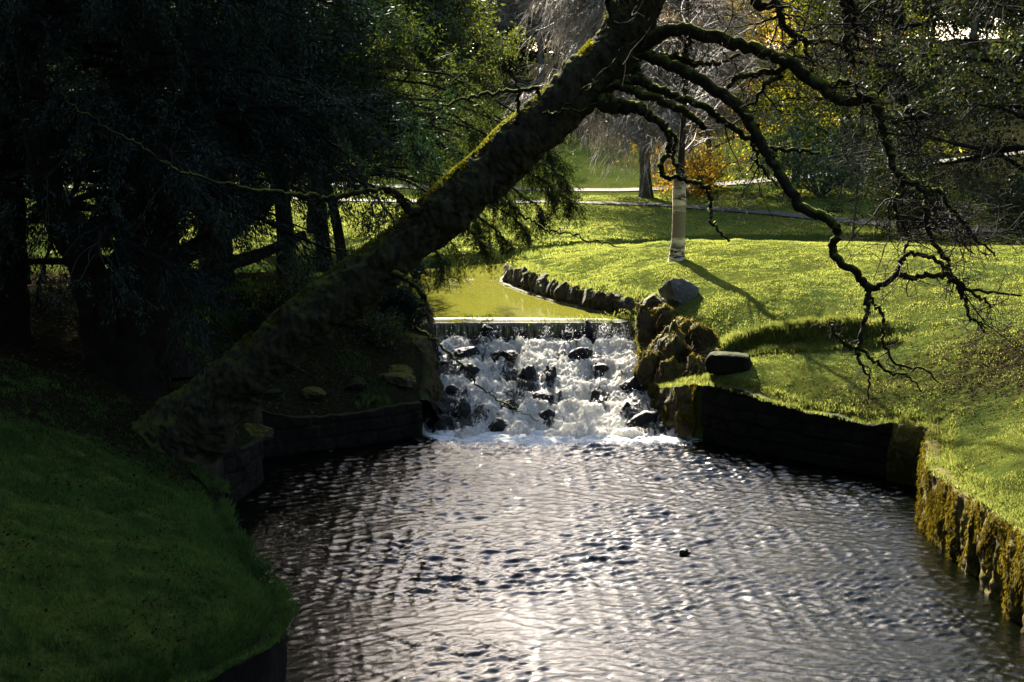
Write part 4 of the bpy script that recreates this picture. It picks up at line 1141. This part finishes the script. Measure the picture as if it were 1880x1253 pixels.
def twig_cloud(keys, n1, l1, n2, l2, n3, l3, seed, name, t0=.25, grav=-.03, crook=.38, r1=.011):
    rng = np.random.RandomState(seed); a = Acc()
    src = [(P, r) for k, P, r in twigsrc if k in keys]
    P = np.stack([s[0] for s in src]); Rr = np.stack([s[1] for s in src])
    S, D, r, t, _ = spawn(P, Rr, n1, t0, 1.0, .6, 1.4, rng)
    L = l1 * rng.uniform(.4, 1.3, len(S))
    rr = np.minimum(r * .55, r1) * rng.uniform(.6, 1.1, len(S))
    Q = grow(S, D, L, 10, crook, grav, rng); RQ = taper(rr, .0022, 10)
    tubes(a, Q, RQ, 5)
    S, D, r, t, _ = spawn(Q, RQ, n2, .2, 1.0, .5, 1.3, rng)
    L = l2 * rng.uniform(.4, 1.3, len(S)); rr = np.minimum(r * .7, .006)
    Q2 = grow(S, D, L, 7, crook, grav, rng); R2 = taper(rr, .0018, 7); tubes(a, Q2, R2, 4)
    if n3:
        S, D, r, t, _ = spawn(Q2, R2, n3, .2, 1.0, .5, 1.3, rng)
        L = l3 * rng.uniform(.4, 1.3, len(S))
        Q3 = grow(S, D, L, 5, crook, grav, rng); tubes(a, Q3, taper(np.minimum(r * .8, .0035), .0014, 5), 3)
    a.obj(name, M['twig'], TL)['kind'] = 'stuff'
UPR = {}
def canopy():  # limbs and twigs above the frame, added for dark broken reflections in the pool
    rng = np.random.RandomState(12); a = Acc(); c = Acc()
    n = 34
    i = rng.randint(len(Pt) * 13 // 18, len(Pt) - 2, n)
    az = rng.uniform(-.9, 1.9, n)
    D = np.stack([np.cos(az), -np.sin(az) * .8, rng.uniform(.05, .7, n)], 1)
    Q = grow(Pt[i], D, rng.uniform(4, 9, n), 16, .13, .0, rng)
    Q[..., 2] = np.maximum(Q[..., 2], 7.9 - (19 - Q[..., 1]) * 0); RQ = taper(rng.uniform(.08, .13, n), .02, 16)
    tubes(a, Q, RQ, 8); a.obj('upper_limbs', M['limb'], TL)
    S, D, r, t, _ = spawn(Q, RQ, 12, .15, 1, .4, 1.2, rng); Q2 = grow(S, D, 2.0 * rng.uniform(.4, 1.2, len(S)), 10, .25, .03, rng); R2 = taper(np.minimum(r * .5, .03), .005, 10); tubes(c, Q2, R2, 5)
    S, D, r, t, _ = spawn(Q2, R2, 8, .15, 1, .4, 1.2, rng); Q3 = grow(S, D, .8 * rng.uniform(.4, 1.2, len(S)), 7, .3, .0, rng); R3 = taper(np.minimum(r * .6, .008), .003, 7); tubes(c, Q3, R3, 3)
    S, D, r, t, _ = spawn(Q3, R3, 4, .15, 1, .4, 1.2, rng); Q3 = grow(S, D, .35 * rng.uniform(.4, 1.2, len(S)), 4, .3, .0, rng); tubes(c, Q3, taper(np.full(len(S), .004), .002, 4), 3)
    c.obj('upper_twigs', M['twig'], TL)['kind'] = 'stuff'
twig_cloud(['B', 'B7', 'B8', 'B6', 'A5'], 9, .42, 4, .22, 2, .12, 1, 'twigs', t0=.72)
twig_cloud(['B2', 'B3', 'B4', 'B5'], 5, .30, 3, .16, 2, .09, 2, 'twigs', t0=.45, grav=-.06)
twig_cloud(['A', 'A2', 'A3', 'A4', 'A5', 'G', 'G2', 'H', 'H2', 'H3', 'I', 'I2', 'E', 'E3', 'F', 'F2'], 10, .75, 3, .4, 2, .2, 3, 'twigs', t0=.3, grav=-.05)
twig_cloud(['J'], 14, .55, 4, .28, 2, .14, 4, 'twigs', t0=.1, grav=.0)
twig_cloud(['K', 'L', 'O', 'N', 'Q', 'Q2'], 4, .28, 2, .14, 0, .1, 5, 'twigs', t0=.3)
twig_cloud(['D', 'D2', 'C'], 3, .3, 2, .15, 0, .1, 6, 'twigs', t0=.4, grav=-.08)
twig_cloud(['H', 'I', 'A5', 'A3', 'A4', 'A'], 9, 1.6, 5, .8, 3, .4, 7, 'twigs', t0=.1, grav=-.02, r1=.014)

# ------------------------------------------------------------------ tree builders
def bare_mesh(h, seed, spread, droop, n1, n2, n3, n4, mat_tw, twig_r=.006, base=.25, crook=.12, l4=.7, r0=.22):
    """bare tree at the origin -> (trunk mesh, crown mesh)"""
    rng = np.random.RandomState(seed); a = Acc(); c = Acc()
    T = grow(np.zeros((1, 3)), np.array([[rng.normal(0, .05), rng.normal(0, .05), 1.]]), [h], 14, .05, .05, rng)
    RT = taper([r0], .03, 14, .8); RT[0, 0] *= 1.4; T[0, 0, 2] -= .3
    tubes(a, T, RT, 12)
    S, D, r, t, _ = spawn(T, RT, n1, base, .98, .7, 1.25, rng)
    L = spread * (1.15 - t * .7) * rng.uniform(.75, 1.2, len(S))
    Q = grow(S, D, L, 10, crook, .05 - droop * .5, rng); RQ = taper(r * .5, .012, 10); tubes(a, Q, RQ, 6)
    S, D, r, t, _ = spawn(Q, RQ, n2, .15, 1, .4, 1.1, rng)
    L = spread * .42 * rng.uniform(.5, 1.2, len(S))
    Q2 = grow(S, D, L, 8, crook * 1.3, -droop, rng); R2 = taper(np.minimum(r * .6, .03), .008, 8); tubes(c, Q2, R2, 4)
    S, D, r, t, _ = spawn(Q2, R2, n3, .1, 1, .3, .9, rng)
    L = l4 * 1.3 * rng.uniform(.5, 1.2, len(S))
    Q3 = grow(S, D, L, 6, crook, -droop * 1.6, rng); R3 = taper(np.minimum(r * .7, .012), twig_r * .7, 6); tubes(c, Q3, R3, 3)
    S, D, r, t, _ = spawn(Q3, R3, n4, .1, 1, .3, .8, rng)
    L = l4 * rng.uniform(.5, 1.2, len(S))
    Q4 = grow(S, D, L, 4, crook, -droop * 2, rng); tubes(c, Q4, taper(np.full(len(S), twig_r), twig_r * .5, 4), 3)
    return a, c
def place(name, trunk, crown, tm, cm, loc, label, cat, group=None, rz=0, sc=1.0, cname='crown', smooth_c=True):
    e = empty(name, (0, 0, 0), label, cat, group)
    trunk.obj('trunk', tm, e); crown.obj(cname, cm, e, smooth=smooth_c)
    e.location = [float(q) for q in loc]; e.rotation_euler = (0, 0, rz); e.scale = (sc, sc, sc)
    return e
def gz(x, y): return float(bankh(np.array([float(x)]), np.array([float(y)]))[0])

def leafy(h, seed, rad, base, n1, n2, n3, per, lw, ll, droop=.05, up=.1, shape=1.0, r0=.25, drop=.2, top=.25, ang0=1.1, ang1=1.5, lean=(0, 0), spread=.06, twigl=.8, side=None):
    rng = np.random.RandomState(seed); a = Acc(); c = Acc()
    T = grow(np.zeros((1, 3)), np.array([[lean[0], lean[1], 1.]]), [h], 14, .04, .03, rng)
    RT = taper([r0], .03, 14, .8); RT[0, 0] *= 1.35; T[0, 0, 2] -= .3
    tubes(a, T, RT, 14)
    S, D, r, t, _ = spawn(T, RT, n1, base, .99, ang0, ang1, rng, .6)
    if side is not None:
        k = (D[:, :2] @ np.array(side)) > -.25; S, D, r, t = S[k], D[k], r[k], t[k]
    L = rad * (1 - (t - base) / (1 - base) * (1 - top)) ** shape * rng.uniform(.65, 1.15, len(S))
    Q = grow(S, D, L, 10, .10, up * .3 - droop, rng); RQ = taper(np.minimum(r * .45, .10), .01, 10); tubes(a, Q, RQ, 5)
    S, D, r, t, _ = spawn(Q, RQ, n2, .12, 1, .4, 1.1, rng, .3)
    L = twigl * 1.5 * rng.uniform(.5, 1.2, len(S))
    Q2 = grow(S, D, L, 6, .14, -droop * 1.5, rng); R2 = taper(np.minimum(r * .6, .015), .005, 6); tubes(c, Q2, R2, 3)
    S, D, r, t, _ = spawn(Q2, R2, n3, .05, 1, .3, 1.0, rng, .2)
    Q3 = grow(S, D, twigl * rng.uniform(.4, 1.1, len(S)), 5, .14, -droop * 2, rng)
    leaves_on(c, Q3, per, lw, ll, rng, drop, spread)
    return a, c

# ---- yew on the left bank
def big_yew():
    x, y = -6.1, 21.6; z0 = 1.75
    rng = np.random.RandomState(31)
    e = empty('yew_tree', (x, y, z0), 'huge dark many stemmed yew on the left bank behind the leaning trunk', 'tree')
    a = Acc()
    limb(a, [(235, 760, 110, 21.4), (232, 700, 72, 21.4), (240, 620, 62, 21.5), (262, 540, 62, 21.6), (268, 450, 60, 21.7), (262, 350, 55, 21.8), (250, 230, 46, 21.9), (260, 80, 38, 22), (250, -100, 30, 22), (230, -400, 18, 22), (240, -700, 8, 22)], 10, 28, 0, 5, .14)
    limb(a, [(215, 740, 60, 21.2), (190, 640, 40, 21.2), (178, 545, 38, 21.2), (150, 470, 34, 21.2), (112, 400, 30, 21.2), (80, 320, 26, 21.2), (60, 180, 22, 21.2), (40, 0, 18, 21.1), (20, -250, 12, 21)], 10, 22, 0, 6, .14)
    limb(a, [(300, 700, 60, 21.6), (290, 600, 36, 21.8), (310, 545, 24, 22.0), (345, 520, 17, 22.2), (410, 488, 13, 22.6), (470, 470, 11, 23), (560, 430, 8, 23.4)], 10, 16, 0, 7, .14)
    limb(a, [(285, 510, 34, 21.7), (318, 480, 24, 21.9), (360, 455, 20, 22.1), (408, 430, 18, 22.3), (480, 380, 14, 22.6), (560, 300, 10, 23)], 10, 16, 0, 8, .14)
    limb(a, [(20, 700, 40, 22.0), (18, 560, 34, 22.0), (10, 420, 34, 22.0), (15, 250, 28, 22.0), (0, 0, 20, 22.0)], 10, 18, 0, 9, .14)
    a.obj('trunk', M['yewbark'], e)
    # boughs
    c = Acc(); b = Acc()
    n = 150
    az = rng.uniform(0, 2 * math.pi, n); zz = 1.9 + rng.rand(n) ** 1.0 * 11.5
    S = np.stack([x + rng.normal(0, .4, n), y + rng.normal(0, .4, n), z0 + zz], 1)
    D = np.stack([np.cos(az), np.sin(az), rng.uniform(-.05, .25, n)], 1)
    rad = 5.4 * np.clip(1.15 - (zz / 15), .25, 1)
    east = np.where(D[:, 0] > .2, .92, 1.0) * np.where(zz < 3.2, .72, 1)
    L = rad * rng.uniform(.7, 1.1, n) * east
    Q = grow(S, D, L, 12, .09, -.035, rng); RQ = taper(np.full(n, .075), .012, 12); tubes(b, Q, RQ, 6)
    b.obj('boughs', M['yewbark'], e)
    S, D, r, t, _ = spawn(Q, RQ, 16, .12, 1, .4, 1.1, rng, .4)
    Q2 = grow(S, D, 1.1 * rng.uniform(.5, 1.2, len(S)), 7, .12, -.12, rng); R2 = taper(np.minimum(r * .6, .014), .004, 7); tubes(c, Q2, R2, 3)
    S, D, r, t, _ = spawn(Q2, R2, 7, .05, 1, .4, 1.0, rng, .3)
    k = fbm(S * .75, 2) > .28; S, D = S[k], D[k]
    Q3 = grow(S, D, .42 * rng.uniform(.4, 1.2, len(S)), 4, .12, -.2, rng)
    leaves_on(c, Q3, 26, .020, .085, rng, .35, .04, .6)
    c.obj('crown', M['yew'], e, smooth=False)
big_yew()

# ---- evergreens further back on the left
def evergreen(loc, label, mat, cat='tree', bark='yewbark', group='evergreens behind the left bank', name='evergreen_tree', **kw):
    a, c = leafy(**kw)
    place(name, a, c, M[bark], M[mat], (loc[0], loc[1], gz(*loc)), label, cat, group, smooth_c=False)
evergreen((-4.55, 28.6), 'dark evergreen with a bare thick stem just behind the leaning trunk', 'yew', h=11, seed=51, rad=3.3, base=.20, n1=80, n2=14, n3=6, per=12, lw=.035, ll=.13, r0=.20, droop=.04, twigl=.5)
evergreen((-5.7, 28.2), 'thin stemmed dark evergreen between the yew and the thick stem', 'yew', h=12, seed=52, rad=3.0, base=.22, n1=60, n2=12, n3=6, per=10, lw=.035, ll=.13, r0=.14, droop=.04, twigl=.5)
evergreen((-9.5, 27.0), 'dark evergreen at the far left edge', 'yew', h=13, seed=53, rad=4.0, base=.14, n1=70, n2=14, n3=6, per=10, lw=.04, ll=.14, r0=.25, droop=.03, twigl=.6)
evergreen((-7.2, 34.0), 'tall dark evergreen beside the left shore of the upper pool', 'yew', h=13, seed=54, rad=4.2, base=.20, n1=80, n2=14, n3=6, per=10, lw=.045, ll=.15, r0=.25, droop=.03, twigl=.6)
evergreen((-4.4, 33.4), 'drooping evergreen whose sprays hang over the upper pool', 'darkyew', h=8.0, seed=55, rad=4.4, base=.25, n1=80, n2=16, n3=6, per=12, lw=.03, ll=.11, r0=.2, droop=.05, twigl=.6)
evergreen((-3.7, 31.1), 'small evergreen with long sprays drooping below the leaning trunk at the weir', 'darkyew', h=6.5, seed=59, rad=4.3, base=.42, n1=46, n2=15, n3=6, per=12, lw=.03, ll=.11, r0=.14, droop=.075, twigl=.45)
evergreen((-6.5, 47.0), 'yellow green evergreen on the far side of the upper pool', 'midyew', h=10.5, seed=56, rad=4.0, base=.15, n1=80, n2=12, n3=6, per=9, lw=.035, ll=.12, r0=.25, twigl=.8, spread=.1)
evergreen((-4.0, 80.0), 'broad evergreen far behind the upper path', 'midyew', h=12, seed=57, rad=5.0, base=.10, n1=80, n2=14, n3=6, per=10, lw=.09, ll=.25, r0=.25, twigl=1.0, spread=.15)
evergreen((-18, 46.0), 'dark evergreen far left beyond the sunlit grass', 'yew', h=14, seed=58, rad=5.0, base=.16, n1=80, n2=14, n3=6, per=10, lw=.06, ll=.18, r0=.3, twigl=.8, spread=.1)
# ---- right side
evergreen((12.5, 63.0), 'yellow green drooping conifer beside the right path', 'lime', group='trees on the right', h=21, seed=61, rad=5.4, base=.04, n1=75, n2=12, n3=5, per=8, lw=.05, ll=.16, r0=.15, droop=.05, twigl=.8, spread=.1, name='conifer')
evergreen((15.3, 41.0), 'black green holly towering at the right edge of the lawn', 'holly', group='trees on the right', h=21, seed=62, rad=5.2, base=.08, n1=120, n2=16, n3=6, per=10, lw=.07, ll=.12, r0=.3, twigl=.7, spread=.12, name='holly_tree')
evergreen((13.0, 46.5), 'dark evergreen between the conifer and the holly', 'holly', group='trees on the right', h=26, seed=63, rad=4.0, base=.12, n1=90, n2=14, n3=6, per=10, lw=.07, ll=.13, r0=.28, twigl=.7, spread=.12, name='holly_tree')
evergreen((21.5, 42.0), 'wide dark evergreen behind the holly at the right edge', 'holly', group='trees on the right', h=22, seed=64, rad=5.5, base=.06, n1=110, n2=14, n3=6, per=10, lw=.08, ll=.15, r0=.3, twigl=.9, spread=.12, name='evergreen_tree')
evergreen((14.5, 62.0), 'pale green conifer far behind the right path', 'lime', group='trees on the right', h=18, seed=65, rad=5.0, base=.08, n1=70, n2=12, n3=5, per=8, lw=.08, ll=.2, r0=.3, twigl=1, spread=.15, name='conifer')
evergreen((9.0, 66.0), 'autumn tree with orange brown leaves behind the birch', 'orange', group='trees on the right', bark='farbark', h=11, seed=66, rad=4.6, base=.14, n1=80, n2=13, n3=6, per=4, lw=.07, ll=.11, r0=.16, droop=.03, twigl=.8, spread=.14, name='autumn_tree')
evergreen((14.5, 71.0), 'autumn tree with thin brown leaves behind the yellow green conifer', 'orange', group='trees on the right', bark='farbark', h=18, seed=67, rad=4.2, base=.15, n1=80, n2=11, n3=5, per=5, lw=.10, ll=.14, r0=.18, droop=.02, twigl=.9, spread=.16, name='autumn_tree')
evergreen((12.2, 24.0), 'tall dark evergreen added just outside the frame to darken the pool reflections', 'holly', group='trees on the right', h=17, seed=68, rad=5.0, base=.24, n1=90, n2=14, n3=6, per=10, lw=.05, ll=.10, r0=.3, twigl=.7, spread=.1, name='holly_tree')  # added off frame so the right of the pool reflects dark foliage
evergreen((-9.0, 11.5), 'unseen huge evergreen added on the left, its high boughs darkening the pool reflections', 'holly', group='added overhanging evergreens', h=20, seed=91, rad=8.6, base=.42, n1=90, n2=16, n3=6, per=9, lw=.07, ll=.14, r0=.4, droop=-.01, twigl=.8, spread=.1, top=.5)  # added above the frame to darken what the lower pool reflects
evergreen((11.5, 11.0), 'unseen huge evergreen added on the right, its high boughs darkening the pool reflections', 'holly', group='added overhanging evergreens', h=20, seed=92, rad=8.2, base=.42, n1=90, n2=16, n3=6, per=9, lw=.07, ll=.14, r0=.4, droop=-.01, twigl=.8, spread=.1, top=.5)  # right-hand counterpart, added for the same dark reflections
def hanging_sprays():
    e = next(o for o in scene.objects if o.get('label', '').startswith('small evergreen with long sprays'))
    rng = np.random.RandomState(8); b = Acc(); c = Acc()
    for (px, py, Y) in [(1052, 380, 31.2), (1020, 352, 31.6), (1000, 398, 30.6), (965, 425, 31.0), (930, 448, 30.4), (890, 460, 30.8), (850, 478, 31.4), (815, 492, 30.2), (985, 320, 31.8), (1035, 300, 32.2), (1000, 250, 32.0), (940, 380, 31.2), (880, 420, 31.0), (1045, 340, 30.9), (905, 350, 31.5), (770, 500, 30.0), (1010, 290, 31.2)]:
        en = PY(px, py, Y); st = np.array([-3.6, 31.1, en[2] + 1.3 + rng.uniform(0, .8)])
        mid = (st + en) / 2 + np.array([0, rng.uniform(-.4, .4), .55])
        P = catmull([st, mid, en * .85 + mid * .15 + np.array([0, 0, .12]), en], 8)[None]; P = P + rng.normal(0, .015, P.shape)
        Rr = taper([.035], .006, P.shape[1]); tubes(b, P, Rr, 5)
        S, D, r, t, _ = spawn(P, Rr, 54, .30, 1.0, .4, 1.1, rng, .3); D[:, 2] -= .25
        Q = grow(S, D, .62 * rng.uniform(.4, 1.15, len(S)), 6, .12, -.12, rng); RQ = taper(np.full(len(S), .007), .003, 6); tubes(c, Q, RQ, 3)
        S, D, r, t, _ = spawn(Q, RQ, 5, .1, 1.0, .4, 1.0, rng, .3)
        Q3 = grow(S, D, .24 * rng.uniform(.4, 1.2, len(S)), 4, .12, -.2, rng); leaves_on(c, Q3, 12, .016, .06, rng, .3, .015, .6); leaves_on(c, Q, 14, .016, .06, rng, .3, .015, .6)
    b.obj('boughs', M['yewbark'], e); c.obj('drooping_sprays', M['darkyew'], e, smooth=False)
bpy.context.view_layer.update()
hanging_sprays()
def shrub(loc, label, mat, h, r, seed, n=14, name='shrub', lw=.06, ll=.11, per=9, n2=9, n3=5, group=None):
    rng = np.random.RandomState(seed); a = Acc(); c = Acc()
    az = rng.uniform(0, 6.28, n); D = np.stack([np.cos(az) * .7, np.sin(az) * .7, rng.uniform(.5, 1.2, n)], 1)
    Q = grow(np.zeros((n, 3)) + rng.normal(0, .08, (n, 3)) * np.array([1, 1, 0]), D, np.full(n, math.hypot(h, r) * .8) * rng.uniform(.6, 1.1, n), 8, .15, -.03, rng); RQ = taper(np.full(n, .03), .008, 8); tubes(a, Q, RQ, 5)
    S, D, rr, t, _ = spawn(Q, RQ, n2, .15, 1, .4, 1.2, rng); Q2 = grow(S, D, r * .5 * rng.uniform(.5, 1.2, len(S)), 5, .15, -.05, rng); R2 = taper(np.full(len(S), .008), .003, 5); tubes(c, Q2, R2, 3)
    S, D, rr, t, _ = spawn(Q2, R2, n3, .1, 1, .4, 1.2, rng); Q3 = grow(S, D, r * .22 * rng.uniform(.5, 1.2, len(S)), 3, .15, -.05, rng)
    leaves_on(c, Q3, per, lw, ll, rng, .1, .04)
    e = empty(name, (0, 0, 0), label, 'shrub', group)
    a.obj('stems', M['baredark'], e); c.obj('foliage', M[mat], e, smooth=False)
    e.location = (float(loc[0]), float(loc[1]), gz(*loc))
shrub((12.6, 58.5), 'round bright green laurel in front of the conifer by the path', 'laurel', 4.2, 3.4, 71, n=30, lw=.07, ll=.14)
shrub((14.8, 39.6), 'dark holly bush hiding the foot of the tall holly', 'holly', 2.6, 2.4, 171, n=22)
shrub((12.6, 45.5), 'dark bush under the evergreen between conifer and holly', 'holly', 2.4, 2.2, 172, n=22)
shrub((8.6, 63.5), 'brown leaved bush under the autumn tree', 'orange', 2.0, 2.0, 173, n=20, per=4)
shrub((7.4, 60.5), 'low shrub with thin autumn leaves between the two paths', 'orange', 1.6, 1.5, 72, per=4)
shrub((-3.75, 27.4), 'leafy evergreen shrub under the leaning trunk', 'midyew', 1.5, 1.1, 73, lw=.03, ll=.07)
shrub((-2.9, 29.9), 'drooping dark shrub at the left end of the weir', 'yew', .8, .9, 74, lw=.02, ll=.10)
shrub((-6.8, 26.8), 'small dark shrub behind the yew stems', 'yew', 1.2, 1.2, 75, lw=.03, ll=.09)
shrub((17.5, 48.5), 'dark low shrub at the bend of the right path', 'holly', 1.6, 2.2, 76)
shrub((-2.25, 28.6), 'dark ragged shrub on the left edge of the cascade', 'yew', .7, .7, 78, lw=.02, ll=.08)
shrub((-2.6, 27.3), 'low tangled shrub behind the left retaining wall', 'midyew', .5, .7, 79, lw=.025, ll=.06, per=5)
shrub((-4.4, 26.3), 'low dark shrub between the wall and the leaning trunk', 'yew', .6, .8, 80, lw=.025, ll=.07)
shrub((6.15, 15.3), 'small leafy fern growing from the sunlit wall', 'laurel', .35, .25, 77, n=6, lw=.02, ll=.05, name='fern')

# ---- weeping bare tree and birch
a, c = bare_mesh(12.5, 81, 4.8, .10, 48, 13, 8, 5, 'bare', twig_r=.011, base=.16, l4=.95, r0=.26)
place('weeping_tree', a, c, M['farbark'], M['bare'], (5.7, 60.6, gz(5.7, 60.6)), 'bare weeping tree with pale drooping twigs standing between the two paths', 'tree')
def birch():
    p = PZ(1243, 482, 2.45); e = empty('birch_tree', (p[0], p[1], gz(p[0], p[1])), 'slender white barked birch standing alone on the lawn', 'tree')
    a = Acc(); Y = p[1]
    P, r = limb(a, [(1243, 505, 26, Y), (1243, 484, 18, Y), (1243, 470, 14.5, Y), (1244, 450, 13, Y), (1247, 400, 12.5, Y), (1247, 335, 11.5, Y), (1250, 300, 7, Y), (1256, 200, 4.5, Y), (1262, 100, 4, Y), (1262, 0, 3.5, Y), (1265, -150, 3, Y), (1270, -350, 2.2, Y), (1272, -520, 1.2, Y)], 8, 20, 0, 2, .05)
    a.obj('trunk', M['birch'], e)
    rng = np.random.RandomState(9); c = Acc(); idx = np.linspace(0, len(P) - 1, 24).astype(int)
    S, D, rr, t, _ = spawn(P[idx][None], r[idx][None], 70, .50, 1, .5, 1.2, rng)
    Q = grow(S, D, 2.2 * rng.uniform(.5, 1.2, len(S)), 8, .1, .0, rng); RQ = taper(np.minimum(rr * .35, .022), .005, 8); tubes(c, Q, RQ, 5)
    S, D, rr, t, _ = spawn(Q, RQ, 9, .2, 1, .3, .9, rng); Q2 = grow(S, D, .8 * rng.uniform(.5, 1.2, len(S)), 6, .1, -.12, rng); R2 = taper(np.minimum(rr * .6, .007), .003, 6); tubes(c, Q2, R2, 3)
    S, D, rr, t, _ = spawn(Q2, R2, 5, .2, 1, .3, .9, rng); Q3 = grow(S, D, .5 * rng.uniform(.5, 1.2, len(S)), 4, .1, -.2, rng); tubes(c, Q3, taper(np.full(len(S), .003), .0018, 4), 3)
    c.obj('crown', M['baredark'], e)
birch()
def sapling():
    p = np.array(PZ(1567, 425, 2.2)); z = gz(p[0], p[1]); e = empty('sapling', (p[0], p[1], z), 'young staked sapling with a ring of bare soil at its foot', 'tree')
    rng = np.random.RandomState(2); a = Acc()
    T = grow(np.array([[p[0], p[1], z]]), np.array([[0, 0, 1.]]), [2.6], 8, .03, .02, rng); tubes(a, T, taper([.045], .02, 8), 8); a.obj('trunk', M['farbark'], e)
    c = Acc(); S, D, rr, t, _ = spawn(T, taper([.045], .02, 8), 30, .5, 1, .4, 1, rng); Q = grow(S, D, .9 * rng.uniform(.5, 1.2, len(S)), 6, .1, .05, rng); RQ = taper(np.full(len(S), .012), .006, 6); tubes(c, Q, RQ, 4)
    S, D, rr, t, _ = spawn(Q, RQ, 6, .2, 1, .4, 1, rng); Q = grow(S, D, .4 * rng.uniform(.5, 1.2, len(S)), 4, .1, .05, rng); tubes(c, Q, taper(np.full(len(S), .007), .004, 4), 3); c.obj('crown', M['baredark'], e)
    a = Acc(); n = 24; an = np.arange(n) / n * 2 * math.pi; rr = .55 + .08 * np.sin(an * 5)
    rx, ry = p[0] + rr * np.cos(an), p[1] + rr * np.sin(an)
    V = np.vstack([[p[0], p[1], gz(p[0], p[1]) + .09]] + [[x_, y_, gz(x_, y_) + .03] for x_, y_ in zip(rx, ry)])
    a.add(V, t=[[0, 1 + i, 1 + (i + 1) % n] for i in range(n)]); a.obj('soil_ring', M['wall'], e)
sapling()

canopy()
# ---- background wood: three bare trees and one leafy kind, copied
protos = []
for s, (h, sp) in enumerate([(13, 5.0), (15, 5.6), (11, 5.2)]):
    a, c = bare_mesh(h, 90 + s, sp, .015, 30, 11, 6, 4, 'bare', twig_r=.013, base=.22, l4=.85, r0=.24, crook=.16)
    protos.append((a.mesh('trunk', M['farbark']), c.mesh('crown', M['bare'])))
a, c = leafy(12, 95, 4.6, .12, 70, 12, 5, 8, .13, .26, r0=.26, twigl=1.0, spread=.2)
lp = (a.mesh('trunk', M['farbark']), c.mesh('crown', M['midyew'], smooth=False))
def wood(x, y, k, rz, sc, label, group, name='bare_tree'):
    e = empty(name, (x, y, gz(x, y)), label, 'tree', group); e.rotation_euler = (0, 0, rz); e.scale = (sc,) * 3
    for nm, me in zip(('trunk', 'crown'), protos[k] if k < 3 else lp):
        o = bpy.data.objects.new(nm, me); scene.collection.objects.link(o); o.parent = e
rw = np.random.RandomState(77)
for i in range(40):
    row = i // 10
    y = 112 + row * 9 + rw.uniform(-3, 3)
    x = (-.40 + .80 * ((i % 10) + rw.uniform(.1, .9)) / 10) * y * 1.05
    wood(x, y, i % 3, rw.uniform(0, 6.28), rw.uniform(1.05, 1.3), 'bare winter tree in the wood on the hillside beyond the lawn', 'bare trees of the far wood')
for i in range(12):
    y = 114 + rw.uniform(0, 24); x = (-.42 + .84 * (i + rw.uniform(.1, .9)) / 12) * y
    wood(x, y, 3, rw.uniform(0, 6.28), rw.uniform(1.1, 1.5), 'evergreen tree among the bare trees of the far wood', 'evergreens of the far wood', 'evergreen_tree')

# unseen trees added behind the viewpoint to keep sky light off the left bank
for i, (x, y, sc) in enumerate([(-11, 7, 1.3), (-9, -2, 1.4), (-14, 14, 1.3), (-3, -9, 1.4), (6, -10, 1.3), (13, -3, 1.3)]):
    wood(x, y, 3, i * 1.3, sc, 'unseen evergreen added behind the viewpoint to block sky light', 'added evergreens behind the viewpoint', 'evergreen_tree')
